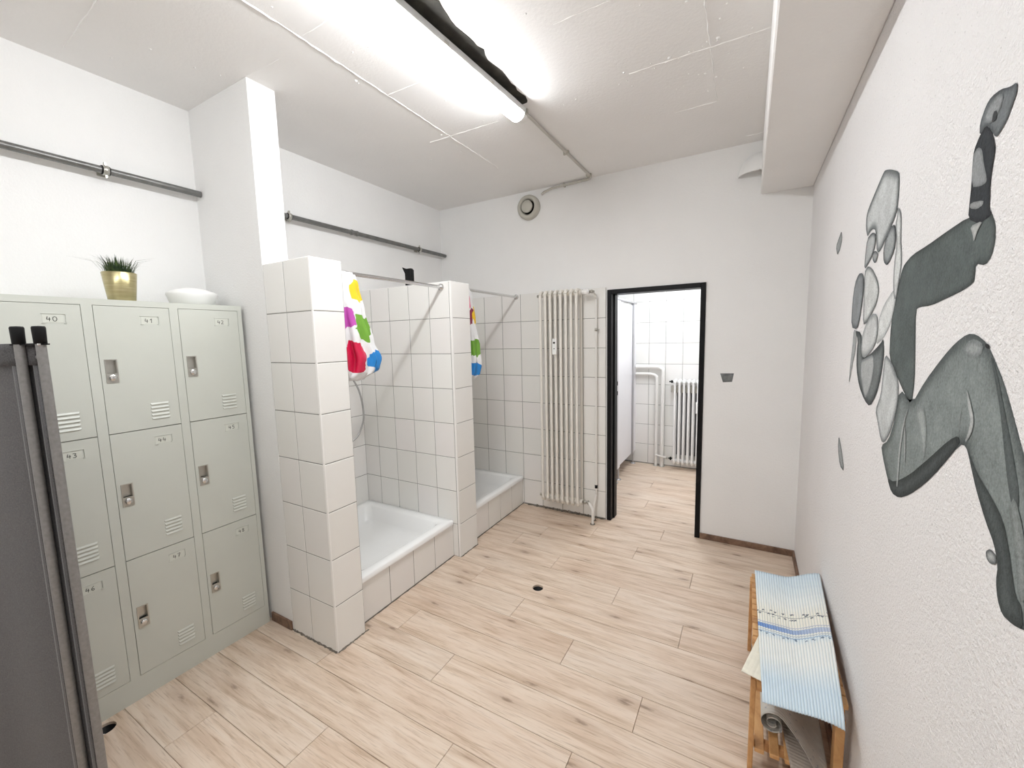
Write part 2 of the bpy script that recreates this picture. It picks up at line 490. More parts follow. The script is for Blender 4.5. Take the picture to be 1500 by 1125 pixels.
def tiles(parent, o_, u, n, us, zs):
    """us: breaks along horizontal direction u from o_; zs: vertical breaks; n: outward normal"""
    u = Vector(u); n = Vector(n); v = Vector((0,0,1)); o_ = Vector(o_)
    if u.cross(v).dot(n) < 0: flip = True
    else: flip = False
    for a, b_ in zip(us, us[1:]):
        for c, d in zip(zs, zs[1:]):
            if b_-a < .012: continue
            me = tile_mesh(b_-a, d-c)
            t = bpy.data.objects.new('tile', me); col.objects.link(t)
            ctr = o_+u*(a+b_)/2+v*(c+d)/2
            uu = -u if flip else u
            m = Matrix((uu, v, n)).transposed().to_4x4()
            m = m @ Matrix.Rotation(random.uniform(-.0015, .0015), 4, 'X') @ Matrix.Rotation(random.uniform(-.0015, .0015), 4, 'Y')
            m.translation = ctr-ORG[parent]
            t.parent = parent; t.matrix_basis = m
ROWS = [.25*i for i in range(9)]
GR = .0018      # depth of the joints
# near partition
p1 = MB().box((XC1-.001, YC0+GR, -.05), (XP-GR, YP1-GR, ZP-.004)).box((XL, YC1, -.05), (XC1, YP1-GR, ZP-.004))
part1 = struct(ob('wall_shower_near', p1, M_GROUT), 'white tiled shower partition beside the lockers', 'wall')
tiles(part1, (0, YC0+TTH, 0), (1,0,0), (0,-1,0), [XC1, -1.995, XP-.001], ROWS)
tiles(part1, (XP-TTH, 0, 0), (0,1,0), (1,0,0), [YC0+.001, YP1-.001], ROWS)
tiles(part1, (0, YP1-TTH, 0), (1,0,0), (0,1,0), [XL, -2.58, -2.385, -2.185, -1.99, XP-.001], ROWS)
# far partition
p2 = MB().box((XL, YP2+GR, -.05), (XP-GR, YP3-GR, ZP-.004))
part2 = struct(ob('wall_shower_far', p2, M_GROUT), 'white tiled partition between the two showers', 'wall')
FX = [XL, -2.58, -2.385, -2.185, -1.99, XP-.018]
tiles(part2, (0, YP2+TTH, 0), (1,0,0), (0,-1,0), FX, ROWS)
tiles(part2, (XP-TTH, 0, 0), (0,1,0), (1,0,0), [YP2+.001, YP3-.001], ROWS)
tiles(part2, (0, YP3-TTH, 0), (1,0,0), (0,1,0), FX, ROWS)
ob('corner_trim', MB().box((XP-.0165, YP2+.0005, 0), (XP-.0008, YP2+TTH+.01, ZP), .002), M_TRIMTILE, part2)
ob('corner_trim', MB().box((XP-.010, YC0-.0008, 0), (XP+.0008, YC0+.008, ZP), .002), M_TRIMTILE, part1)
for pt, ya, yb, xa in ((part1, YC0, YP1, XC1), (part2, YP2, YP3, XL)):
    ob('top_cap', MB().box((xa, ya+.002, ZP-.004), (XP-.002, yb-.002, ZP+.001), .001), M_TRIMTILE, pt)
# left wall tiles inside the stalls
bed = ob('tile_bed', MB().box((XL, YP1, .25), (XL+.0083, YP2, ZP-.003)).box((XL, YP3, .25), (XL+.0083, YB, ZP-.003)), M_GROUT, wall_left)
tiles(wall_left, (XL+.004, 0, 0), (0,1,0), (1,0,0), [YP1, 1.52, 1.72, 1.92, 2.12, YP2], [.25+.25*i for i in range(8)])
tiles(wall_left, (XL+.004, 0, 0), (0,1,0), (1,0,0), [YP3, 2.63, 2.83, 3.03, 3.23, YB], [.25+.25*i for i in range(8)])
# back wall tiles
BX = [XL, -2.635, -2.437, -2.237, -2.037, -1.838, -1.638, -1.438, -1.238, -1.034]
ob('tile_bed', MB().box((XL, YB-.0103, .0), (-1.036, YB, ZP-.003)), M_GROUT, wall_back)
tiles(wall_back, (0, YB-.006, 0), (1,0,0), (0,-1,0), BX, [.012]+ROWS[1:])
# rough broken grout along the foot of the back wall tiles
def crumbs(parent, a, b_, n, outw, hmax, name='broken_grout'):
    a, b_, outw = Vector(a), Vector(b_), Vector(outw); mb = MB(); vs = []; fs = []
    for i in range(n+1):
        p = a.lerp(b_, i/n); h = hmax*random.uniform(.25, 1); o2 = random.uniform(.3, 1)
        vs += [p+Vector((0,0,h)), p+outw*o2*.012+Vector((0,0,h*.5)), p+outw*o2*.02+Vector((0,0,.0008))]
    for i in range(n):
        k = i*3; fs += [(k, k+1, k+4, k+3), (k+1, k+2, k+5, k+4)]
    mb.add(vs, fs)
    return ob(name, mb, M_DIRT, parent, recalc=False)
crumbs(wall_back, (-1.80, YB-.012, 0), (-1.05, YB-.012, 0), 70, (0,-1,0), .022)
crumbs(part1, (XC1, YC0, 0), (XP, YC0, 0), 40, (0,-.5,0), .012, 'sealant')
crumbs(part1, (XP, YC0, 0), (XP, YP1+.02, 0), 26, (.5,0,0), .008, 'sealant')
crumbs(part2, (XP, YP2, 0), (XP, YP3, 0), 20, (.4,0,0), .007, 'sealant')
# kerbs and trays
def kerb(nm, label, ya, yb, us):
    k = struct(ob(nm, MB().box((XK-.05, ya, -.05), (XK-.0128, yb, .246)), M_GROUT), label, 'kerb')
    tiles(k, (XK-.017, 0, 0), (0,1,0), (1,0,0), us, [.003, .247])
    crumbs(k, (XK-.011, ya+.01, 0), (XK-.011, yb-.002, 0), 30, (.4,0,0), .005, 'sealant')
    return k
kerb('wall_kerb_near', 'low tiled kerb under the shower tray beside the lockers', YP1, YP2, [YP1, 1.482, 1.692, 1.90, 2.11, YP2])
kerb('wall_kerb_far', 'low tiled kerb under the shower tray beside the tall radiator', YP3, YB-.01, [YP3, 2.602, 2.802, 2.997, 3.2, YB-.012])
def tray(label, ya, yb):
    xa, xb = XL+.011, XK
    t = empty('shower_tray', ((xa+xb)/2, (ya+yb)/2, .246))
    cx, cy = (xa+xb)/2, (ya+yb)/2; hx, hy = (xb-xa)/2, (yb-ya)/2
    def ring(ix, rad, z_, n=8):
        ax, ay = hx-ix, hy-ix; out = []
        for sx, sy, a0 in ((1,1,0), (-1,1,90), (-1,-1,180), (1,-1,270)):
            for k in range(n+1):
                a = math.radians(a0+90*k/n)
                out.append((cx+sx*(ax-rad)+rad*math.cos(a), cy+sy*(ay-rad)+rad*math.sin(a), z_))
        return out
    rings = [ring(.0, .012, .2475), ring(0, .012, ZT-.006), ring(.006, .012, ZT), ring(.065, .035, ZT-.002), ring(.08, .05, ZT-.012),
             ring(.11, .06, ZT-.10), ring(.14, .07, ZT-.125), ring(.30, .1, ZT-.133)]
    n = len(rings[0]); mb = MB(); vs = [v for rg in rings for v in rg]; fs = []
    for i in range(len(rings)-1):
        for k in range(n): fs.append((i*n+k, i*n+(k+1) % n, (i+1)*n+(k+1) % n, (i+1)*n+k))
    fs.append([(len(rings)-1)*n+k for k in range(n)])
    mb.add(vs, fs, True)
    ob('basin', mb, M_CERAMIC, t)
    ob('drain_cover', MB().lathe([(.042, 0), (.042, .004), (.03, .007), (.001, .007)], (xa+.24, cy, ZT-.133), seg=24), M_CHROME, t)
    tag(t, label, 'shower tray')
tray('white enamel shower tray in the stall beside the lockers', YP1+.003, YP2-.003)
tray('white enamel shower tray in the stall beside the tall radiator', YP3+.003, YB-.014)

# ------------------------------------------------------------------ doorway and room behind
fw = .036
d1 = empty('door_1', ((XD0+XD1)/2, YB+WT/2, 0)); struct(d1, 'open doorway with a black steel frame', 'door frame')
ya, yb = YB-.012, YB+WT+.012
ob('jamb', MB().box((XD0, ya, 0), (XD0+fw, yb, ZD), .002), M_BLACKFRAME, d1)
ob('jamb', MB().box((XD1-fw, ya, 0), (XD1, yb, ZD), .002), M_BLACKFRAME, d1)
ob('head', MB().box((XD0+fw, ya, ZD-fw), (XD1-fw, yb, ZD), .002), M_BLACKFRAME, d1)
ob('rebate', MB().box((XD0+fw, YB+.055, 0), (XD0+fw+.012, yb-.002, ZD-fw), .001), M_BLACKFRAME, d1)
ob('strike_plate', MB().box((XD1-fw-.002, YB+.03, 1.0), (XD1-fw+.001, YB+.055, 1.17)), M_ALU, d1)

ZC2 = 2.62
X2L = -2.6
M_WALL2 = M_WALL
w2 = MB().box((X2L-.1, YB2, -.09), (XR+.15, YB2+.12, ZC+.1))
wall_far = struct(ob('wall_toilet_back', w2, M_WALL), 'white tiled wall of the room behind the doorway', 'wall')
struct(ob('wall_toilet_left', MB().box((X2L-.1, YB+WT, -.09), (X2L, YB2, ZC+.1)), M_WALL), 'white side wall of the room behind the doorway', 'wall')
struct(ob('ceiling_toilet', MB().box((X2L, YB+WT, ZC2), (XR, YB2, ZC2+.08)), M_WALL), 'white ceiling of the room behind the doorway', 'ceiling')
ob('tile_bed', MB().box((-1.75, YB2-.0083, 0), (XR, YB2, 2.25)), M_GROUT, wall_far)
tiles(wall_far, (0, YB2-.004, 0), (1,0,0), (0,-1,0), [-1.62+.1915*i for i in range(10)]+[.3], [.01]+ROWS[1:]+[2.25])

# baseboards
struct(ob('baseboard_column', MB().box((XLK+.004, YC0-.012, 0), (XC1-.002, YC0, .052), .002), M_BASEB), 'short brown wooden baseboard between lockers and tiled partition', 'baseboard')
struct(ob('baseboard_back', MB().box((XD1+.002, YB-.014, 0), (XR, YB, .045), .002), M_BASEB), 'brown wooden baseboard right of the black doorway', 'baseboard')
struct(ob('baseboard_right', MB().box((XR-.013, YF, 0), (XR, YB-.014, .045), .002), M_BASEB), 'brown wooden baseboard along the mural wall', 'baseboard')

# ================================================================== lamps
def lamp(label, x, y0, y1, zc, mlamp, turn=0.0):
    t = empty('fluorescent_light', (x, (y0+y1)/2, zc))
    hw = .044
    ob('mount', MB().box((x-.022, y0+.08, zc-.027), (x+.022, y1-.09, zc-.0005), .003), M_WHITEPL, t)
    ob('housing', MB().box((x-hw-.003, y0+.02, zc-.060), (x+hw+.003, y1-.03, zc-.0275), .003), M_HOUS, t)
    prof = []
    for k in range(13):
        a = math.pi*k/12; prof.append((x+math.cos(a)*hw*.97, zc-.0605-math.sin(a)**.9*.034))
    mb = MB(); ys = [y0+.035, y1-.045]; n = len(prof)
    vs = [(px, yy, pz) for yy in ys for px, pz in prof]
    fs = [(i, i+1, n+i+1, n+i) for i in range(n-1)]+[(n-1, 0, n, 2*n-1)]
    mb.add(vs, fs, True)
    ob('diffuser', mb, mlamp, t)
    for ya_, yb_, s_ in ((y0, y0+.035, 1), (y1-.045, y1, -1)):
        mb = MB(); vs = []
        for yy, sc in ((ya_, .86 if s_ > 0 else 1.0), (yb_, 1.0 if s_ > 0 else .86)):
            for px, pz in prof: vs.append((x+(px-x)*sc, yy, zc-.05+(pz-zc+.05)*sc))
        fs = [(i, i+1, n+i+1, n+i) for i in range(n-1)]+[(n-1, 0, n, 2*n-1), list(range(n)), list(range(n, 2*n))]
        mb.add(vs, fs, False)
        ob('end_cap', mb, M_WHITEPL, t)
    for yy in [y0+.25+.33*i for i in range(int((y1-y0-.3)/.33)+1)]:
        ob('clip', MB().box((x+hw-.008, yy-.014, zc-.060), (x+hw+.0045, yy+.014, zc-.040), .001), M_NICKEL, t)
    t.rotation_euler.z = turn
    tag(t, label, 'lamp')
lamp('long white fluorescent ceiling lamp beside the dark bare strip', -1.2007, .62, 2.21, ZC, M_LAMP, -.058)
lamp('unseen fluorescent ceiling lamp added behind the first one as fill', -1.172, -1.30, .29, ZC, M_LAMPB)  # added out of view, brightens lockers, screen and mural wall
lamp('white fluorescent ceiling lamp in the room behind the doorway', -.65, 3.75, 4.95, ZC2, M_LAMP2)

# conduit from the lamp to the wall
t = empty('cable_conduit', (-1.15, 2.8, ZC-.02))
zc_ = ZC-.012
ob('pipe', MB().tube([(-1.152, 2.21, zc_-.006), (-1.152, 2.30, zc_), (-1.148, YB-.07, zc_), (-1.15, YB-.045, zc_-.002), (-1.165, YB-.03, zc_-.003), (-1.2, YB-.022, zc_-.004), (-1.50, YB-.022, zc_-.012), (-1.58, YB-.022, zc_-.03), (-1.605, YB-.012, zc_-.042)], .0095, 10), M_CONDUIT, t)
for yy in (2.24, 2.86, YB-.09): ob('saddle_clip', MB().box((-1.172, yy-.008, zc_-.013), (-1.13, yy+.008, ZC), .002), M_VENT, t)
ob('saddle_clip', MB().box((-1.40, YB-.034, zc_-.022), (-1.385, YB, zc_+.004), .002), M_VENT, t)
tag(t, 'thin grey cable conduit running from the lamp end to the wall', 'conduit')

# disc vent
t = empty('disc_vent', (-1.73, YB, 2.745))
c = (-1.73, YB, 2.745)
ob('ring', MB().lathe([(.104, 0), (.104, -.035), (.098, -.05), (.084, -.058), (.070, -.052), (.064, -.035), (.06, -.004)], c, 'y', 40), M_VENT, t)
ob('throat', MB().lathe([(.062, -.004), (.0005, -.004)], c, 'y', 32), M_DARK, t)
ob('disc', MB().lathe([(.03, -.01), (.05, -.045), (.053, -.058), (.050, -.064), (.02, -.068), (.0005, -.068)], c, 'y', 36), M_VENT, t)
tag(t, 'round beige disc ventilation valve high on the wall', 'vent')

# white hood next to the beam
def hood():
    mb = MB(); R_ = .125
    def fn(u, v):
        a = math.pi*u; b_ = math.pi*.5*v*.98
        return Vector((.025+R_*math.cos(a)*math.cos(b_), YB-.0005-R_*.85*math.sin(b_), 2.672+R_*1.12*math.sin(a)*math.cos(b_)))
    mb.sheet(fn, 29, 14, .006, (0, .5, -.8))
    o = ob('vent_hood', mb, M_WALL, recalc=True)
    tag(o, 'white rounded vent hood tucked beside the ceiling beam', 'vent')
hood()

# ================================================================== pipes on the left wall
def wall_pipe(label, y0, y1, clamps, sleeves, zz=2.437):
    x = XL+.052; r_ = .0165
    t = empty('steel_wall_pipe', (x, (y0+y1)/2, zz-r_))
    ob('pipe', MB().tube([(x, y0, zz), (x, y1, zz)], r_, 16), M_STEEL, t)
    for y in clamps:
        cl_ = ob('clamp', MB().lathe([(r_+.001, -.012), (r_+.007, -.010), (r_+.007, .010), (r_+.001, .012)], (x, y, zz), 'y', 20).tube([(x-.012, y, zz), (XL+.004, y, zz)], .005, 8).box((XL, y-.018, zz-.018), (XL+.005, y+.018, zz+.018), .001), M_NICKEL, t)
        for za in (zz+r_+.004, zz-r_-.02): ob('bolt', MB().box((x-.004, y-.005, za), (x+.008, y+.005, za+.016), .001), M_NICKEL, cl_)
        ob('rubber_liner', MB().lathe([(r_+.0005, -.016), (r_+.004, -.015), (r_+.004, .015), (r_+.0005, .016)], (x, y, zz), 'y', 20), M_BLACKP, cl_)
    for y in sleeves:
        ob('sleeve', MB().lathe([(r_, -.03), (r_+.004, -.03), (r_+.004, -.02), (r_+.002, -.018), (r_+.002, .018), (r_+.004, .02), (r_+.004, .03), (r_, .03)], (x, y, zz), 'y', 20), M_STEEL, t)
    tag(t, label, 'pipe')
wall_pipe('grey steel pipe clamped to the wall above the lockers', YF, YC0-.003, [-.6, .86], [])
wall_pipe('grey steel pipe clamped to the wall above the showers', YC1+.003, YB-.004, [1.775, 3.045], [2.305], 2.440)

# ================================================================== lockers
DIG = {'0': [[(.5,1),(.15,.8),(.1,.4),(.3,.05),(.65,.05),(.9,.4),(.85,.8),(.5,1)]], '1': [[(.2,.65),(.6,1),(.55,0)]],
       '2': [[(.1,.8),(.4,1),(.75,.85),(.7,.55),(.1,.02),(.9,.02)]], '3': [[(.1,.9),(.5,1),(.8,.8),(.4,.55),(.85,.35),(.6,.02),(.1,.08)]],
       '4': [[(.3,1),(.1,.4),(.9,.45)], [(.7,.8),(.62,0)]], '5': [[(.9,1),(.3,.98),(.2,.6),(.6,.62),(.85,.35),(.6,.03),(.15,.05)]],
       '6': [[(.7,1),(.25,.6),(.15,.2),(.5,0),(.8,.2),(.6,.45),(.2,.35)]], '7': [[(.1,.95),(.9,1),(.4,0)], [(.3,.5),(.75,.55)]],
       '8': [[(.5,.52),(.15,.8),(.5,1),(.8,.8),(.5,.52),(.15,.2),(.5,0),(.85,.22),(.5,.52)]]}
def digits(txt, y, z_, hgt, x):
    """pen strokes on the plane x, running along +y"""
    mb = MB(); wdt = hgt*.95; y0 = y-(wdt*.95*len(txt))/2
    for i, ch in enumerate(txt):
        for st in DIG[ch]:
            P = [(y0+i*wdt*.95+a*wdt*.8, z_+b_*hgt) for a, b_ in st]
            for (a, b_), (c, d) in zip(P, P[1:]):
                dx, dz = c-a, d-b_; l = math.hypot(dx, dz) or 1; nx, nz = -dz/l*.00105, dx/l*.00105
                mb.add([(x, a+nx, b_+nz), (x, c+nx, d+nz), (x, c-nx, d-nz), (x, a-nx, b_-nz), (x+.0004, a+nx, b_+nz), (x+.0004, c+nx, d+nz), (x+.0004, c-nx, d-nz), (x+.0004, a-nx, b_-nz)],
                       [(0,1,2,3),(4,5,6,7),(0,1,5,4),(1,2,6,5),(2,3,7,6),(3,0,4,7)])
    return mb
def lockers():
    t = empty('locker_cabinet', ((XL+XLK)/2, (YLK0+YLK1)/2, 0))
    xb = XL+.006; xf = XLK
    doors_y = [(.357, .6225), (.657, .9195), (.9535, 1.2195)]
    zr = [1.775, 1.2275, .656, .108]
    b_ = MB()
    b_.box((xb, YLK0, 0), (xf-.0005, YLK0+.012, ZLK))                      # sides
    b_.box((xb, YLK1-.012, 0), (xf-.0005, YLK1, ZLK))
    b_.box((xb, YLK0+.012, ZLK-.012), (xf-.0005, YLK1-.012, ZLK))          # top
    b_.box((xb, YLK0+.012, 0), (xb+.01, YLK1-.012, ZLK-.012))              # back
    b_.box((xf-.02, YLK0+.012, zr[0]), (xf, YLK1-.012, ZLK-.012))          # top rail
    b_.box((xf-.02, YLK0+.012, .0), (xf, YLK1-.012, zr[3]))                # plinth
    ss = [YLK0+.012]+[v for d in doors_y for v in d]+[YLK1-.012]
    for i in range(0, len(ss), 2):
        b_.box((xf-.02, ss[i], zr[3]), (xf, ss[i+1], zr[0]))
    ob('body', b_, M_LOCKER, t)
    ob('dark_core', MB().box((xb+.012, YLK0+.014, zr[3]), (xf-.03, YLK1-.014, zr[0])), M_LOCKER_IN, t)  # one solid dark block, makes the gaps around the doors read as shade
    num = 40
    for r_ in range(3):
        for c_ in range(3):
            g = .0018
            y0, y1 = doors_y[c_][0]+g, doors_y[c_][1]-g; z1 = zr[r_]-g; z0 = zr[r_+1]+g
            hy0, hy1 = y0+.018, y0+.050; hz1, hz0 = zr[r_]-.231, zr[r_]-.323
            d = MB(); xa, xc = xf-.018, xf+.0004
            d.box((xa, y0, z0), (xc, hy0, z1)); d.box((xa, hy1, z0), (xc, y1, z1))
            d.box((xa, hy0, hz1), (xc, hy1, z1)); d.box((xa, hy0, z0), (xc, hy1, hz0))
            dr = ob('door', d, M_LOCKER, t)
            h = MB(); e = .0045; zm = hz0+.036
            # nickel escutcheon frame with a recessed finger cup
            h.box((xf, hy0-e, hz1), (xf+.003, hy1+e, hz1+e)); h.box((xf, hy0-e, hz0-e), (xf+.003, hy1+e, hz0))
            h.box((xf, hy0-e, hz0), (xf+.003, hy0, hz1)); h.box((xf, hy1, hz0), (xf+.003, hy1+e, hz1))
            h.box((xf-.017, hy0, zm), (xf-.0155, hy1, hz1))
            h.box((xf-.0155, hy0, zm), (xf, hy0+.0008, hz1)); h.box((xf-.0155, hy1-.0008, zm), (xf, hy1, hz1))
            h.box((xf-.0155, hy0, hz1-.0008), (xf, hy1, hz1)); h.box((xf-.004, hy0, hz0), (xf+.002, hy1, zm))
            ob('handle', h, M_NICKEL, dr)
            ly, lz = (hy0+hy1)/2, hz0+.018
            lk = MB().lathe([(.0135, .0), (.0135, .006), (.012, .008), (.0005, .008)], (xf+.002, ly, lz), 'x', 20)
            lk.box((xf+.0095, ly-.001, lz-.006), (xf+.0105, ly+.001, lz+.003))
            ob('lock', lk, M_CHROME, dr)
            vy0 = y0+.150; vz1 = zr[r_]-.432
            if r_ == 1: vz1 -= .008
            for k in range(5):
                zz = vz1-.0165*k
                lv = MB().add([(xf, vy0, zz), (xf, vy0+.070, zz), (xf+.0045, vy0+.066, zz-.0085), (xf+.0045, vy0+.004, zz-.0085), (xf, vy0+.002, zz-.0095), (xf, vy0+.068, zz-.0095)],
                              [(0,1,2,3), (3,2,5,4), (0,3,4), (1,5,2)])
                ob('louvre', lv, M_LOCKER, dr)
            py0, py1, pz1, pz0 = y0+.150, y0+.218, zr[r_]-.040, zr[r_]-.079
            hl = MB()
            hl.box((xf+.0004, py0, pz1-.0018), (xf+.0032, py1, pz1), .0004); hl.box((xf+.0004, py1-.006, pz0), (xf+.0032, py1, pz0+.004), .0004)
            hl.box((xf+.0004, py1-.0018, pz0), (xf+.0032, py1, pz1), .0004)
            ob('label_holder', hl, M_LOCKER, dr)
            ob('label_clip', MB().box((xf+.0004, py0, pz0), (xf+.0032, py0+.012, pz0+.003), .0004), M_LOCKER, dr)
            ob('label_card', MB().box((xf+.0004, py0+.003, pz0+.004), (xf+.0012, py1-.007, pz1-.003)), M_PAPER, dr)
            ob('number', digits(str(num), (py0+py1)/2+random.uniform(-.003, .003)-.002, pz0+.009, .0185, xf+.0013), M_INK, dr)
            num += 1
    tag(t, 'grey metal locker cabinet with nine numbered doors', 'locker')
lockers()

# plant
def plant():
    cx, cy, zb = -2.50, .802, ZLK
    t = empty('potted_grass', (cx, cy, zb))
    ob('pot', MB().lathe([(.0005, .001), (.047, .001), (.048, .003), (.0615, .132), (.0595, .134), (.057, .130), (.054, .115), (.0005, .114)], (cx, cy, zb), 'z', 40), M_BRASS, t)
    ob('soil', MB().lathe([(.054, .116), (.03, .122), (.0005, .124)], (cx, cy, zb), 'z', 20), M_RUBBER, t)
    rg = random.Random(3); mb = MB()
    for i in range(320):
        a = rg.uniform(0, 2*math.pi); rr = .046*math.sqrt(rg.random())
        base = Vector((cx+rr*math.cos(a), cy+rr*math.sin(a), zb+.118))
        clump = .6 if abs(math.sin(a)) < .25 else 1.0
        ln = rg.uniform(.045, .098)*clump; lean = rg.uniform(.05, .75)*(rr/.046)
        if i % 29 == 0: ln *= 1.35; lean = 1.15
        da = a+rg.uniform(-.5, .5); dv = Vector((math.cos(da), math.sin(da), 0)); sv = Vector((-dv.y, dv.x, 0))*rg.uniform(.0014, .0024)
        p1_ = base+dv*ln*lean*.35+Vector((0,0,ln*.6)); p2_ = base+dv*ln*lean+Vector((0,0,ln*(1-.25*lean)))
        mb.add([base-sv, base+sv, p1_+sv*.8, p1_-sv*.8, p2_], [(0,1,2,3), (3,2,4)])
    g = ob('grass_blades', mb, M_GRASS, t, recalc=False); g['kind'] = 'stuff'
    tag(t, 'short dark grass in a brass pot on the lockers', 'plant')
plant()
o = ob('white_dish', MB().lathe([(.0005, .002), (.08, .002), (.092, .008), (.104, .045), (.110, .062), (.108, .070), (.096, .077), (.07, .088), (.035, .096), (.0005, .098)], (-2.555, 1.105, ZLK), 'z', 48), M_WHITEPL)
tag(o, 'round white covered dish lying on top of the lockers', 'dish')

# ================================================================== folding screen
def screen():
    P0 = Vector((-1.832, .345, 0)); P1 = Vector((-1.787, .378, 0))
    dirv = Vector((-.95, -.31, 0)).normalized()
    t = empty('folding_screen', (P0.x, P0.y, 0))
    ztop = 1.648; rt_ = .0115; wd = .50
    def panel(base, dv, front):
        nrm = Vector((-dv.y, dv.x, 0)); e0 = 0 if front else .004
        for q in (base, base+dv*wd):
            ps = ob('post', MB().tube([(q.x, q.y, .02), (q.x, q.y, ztop-.012)], rt_, 18), M_TUBE, t)
            ob('end_cap', MB().lathe([(rt_+.001, -.035), (rt_+.0025, -.034), (rt_+.0035, .012), (rt_+.0015, .016), (.0005, .017)], (q.x, q.y, ztop), 'z', 18), M_BLACKP, ps)
            ob('foot', MB().lathe([(.0005, 0), (rt_+.004, 0), (rt_+.004, .035), (rt_+.001, .036)], (q.x, q.y, 0), 'z', 18), M_BLACKP, ps)
        for zz in (1.575, .10):
            a = base+dv*.005; b_ = base+dv*(wd-.005)
            ob('crossbar', MB().tube([(a.x, a.y, zz), (b_.x, b_.y, zz)], .007, 10), M_TUBE, t)
        def fn(u, v):
            p = base+dv*(.014+e0+(wd-.032-e0)*u); bulge = .002*math.sin(u*9)+.003*math.sin(v*5)
            p = p+nrm*(bulge-.004); return Vector((p.x, p.y, .06+(1.612-.06)*v))
        cl_ = ob('fabric_panel', MB().sheet(fn, 24, 40, .0035, nrm), M_FABRIC, t)
        def hem(u, v):
            p = base+dv*(.013+e0+(wd-.026-e0)*u)-nrm*.0015; return Vector((p.x, p.y, 1.552+(1.6155-1.552)*v))
        ob('hem', MB().sheet(hem, 6, 4, .009, nrm), M_FABRIC, cl_)
        def seam(u, v):
            p = base+dv*(.012+e0+.018*u)-nrm*.002; return Vector((p.x, p.y, .06+(1.552-.06)*v))
        ob('side_hem', MB().sheet(seam, 4, 6, .008, nrm), M_FABRIC, cl_)
    d2 = Vector((-.955, -.29, 0)).normalized()
    panel(P0, dirv, True)
    panel(P1+Vector((.0, 0, 0)), d2, False)
    # joining plates between the two front posts
    for zz in (ztop-.038, .9, .06):
        mb = MB(); a, b_ = P0, P1
        e = (b_-a).normalized(); s_ = Vector((-e.y, e.x, 0))*.008
        A = a-e*.017; B = b_+e*.017
        mb.add([A-s_+Vector((0,0,zz)), B-s_+Vector((0,0,zz)), B+s_+Vector((0,0,zz)), A+s_+Vector((0,0,zz)), A-s_+Vector((0,0,zz+.004)), B-s_+Vector((0,0,zz+.004)), B+s_+Vector((0,0,zz+.004)), A+s_+Vector((0,0,zz+.004))],
               [(0,1,2,3),(4,5,6,7),(0,1,5,4),(1,2,6,5),(2,3,7,6),(3,0,4,7)])
        if zz > 1: ob('hinge_plate', mb, M_BLACKP, t)
    vq = Vector((.87, -.5, 0)).normalized()
    rv = P1+vq*rt_; ob('rivet', MB().lathe([(.0045, 0), (.004, .002), (.0005, .0022)], (0,0,0), 'x', 12), M_CHROME, t, (0,0,0))
    rvt = [o_ for o_ in t.children if o_.name.startswith('rivet')][0]
    rvt.location = Vector((rv.x, rv.y, 1.612))-ORG[t]; rvt.rotation_euler = (0, 0, math.atan2(vq.y, vq.x)); 
    tag(t, 'folded charcoal fabric screen with grey tube posts and black caps', 'screen')
screen()

# ================================================================== showers: rods, curtains, hose
def rod(label, x, zz, y0, y1):
    t = empty('curtain_rod', (x, (y0+y1)/2, zz-.012))
    ob('tube', MB().tube([(x, y0+.002, zz), (x, y1-.002, zz)], .0115, 16), M_CHROME, t)
    for y, s_ in ((y0, 1), (y1, -1)):
        ob('flange', MB().lathe([(.024, 0), (.024, .006*s_), (.017, .012*s_), (.0145, .022*s_), (.0115, .022*s_)], (x, y, zz), 'y', 24), M_CHROME, t)
    tag(t, label, 'curtain rod')
rod('chrome curtain rod across the shower beside the lockers', -1.872, 1.963, YP1+.0008, YP2-.0008)
rod('chrome curtain rod across the shower beside the tall radiator', -1.881, 1.976, YP3+.0008, YB-.0068)

def curtain_mat(name, spots, org):
    m, nt, b = nodes_of(name)
    tc = nt.nodes.new('ShaderNodeTexCoord')
    nz = nt.nodes.new('ShaderNodeTexNoise'); nz.inputs['Scale'].default_value = 15; nz.inputs['Detail'].default_value = 2
    L(nt, tc.outputs['Object'], nz.inputs['Vector'])
    wv = nt.nodes.new('ShaderNodeVectorMath'); wv.operation = 'SCALE'; wv.inputs['Scale'].default_value = .085
    sb = nt.nodes.new('ShaderNodeVectorMath'); sb.operation = 'SUBTRACT'; sb.inputs[1].default_value = (.5, .5, .5)
    L(nt, nz.outputs['Color'], sb.inputs[0]); L(nt, sb.outputs[0], wv.inputs[0])
    ad = nt.nodes.new('ShaderNodeVectorMath'); ad.operation = 'ADD'
    L(nt, tc.outputs['Object'], ad.inputs[0]); L(nt, wv.outputs[0], ad.inputs[1])
    base = (.78, .78, .79)
    for (y, z_, ry, rz, c) in spots:
        mp = nt.nodes.new('ShaderNodeMapping'); mp.vector_type = 'POINT'
        mp.inputs['Scale'].default_value = (0, 1/ry, 1/rz)
        mp.inputs['Location'].default_value = (0, -(y-org[1])/ry, -(z_-org[2])/rz)
        L(nt, ad.outputs[0], mp.inputs[0])
        ln = nt.nodes.new('ShaderNodeVectorMath'); ln.operation = 'LENGTH'; L(nt, mp.outputs[0], ln.inputs[0])
        base = mixc(nt, math_(nt, 'LESS_THAN', ln.outputs['Value'], 1.0), base, c)
    L(nt, base, b.inputs['Base Color']); b.inputs['Roughness'].default_value = .35
    b.inputs['Transmission Weight'].default_value = 0
    bump(nt, b, noise(nt, coords(nt), 22, 3), .5, .008)
    return m
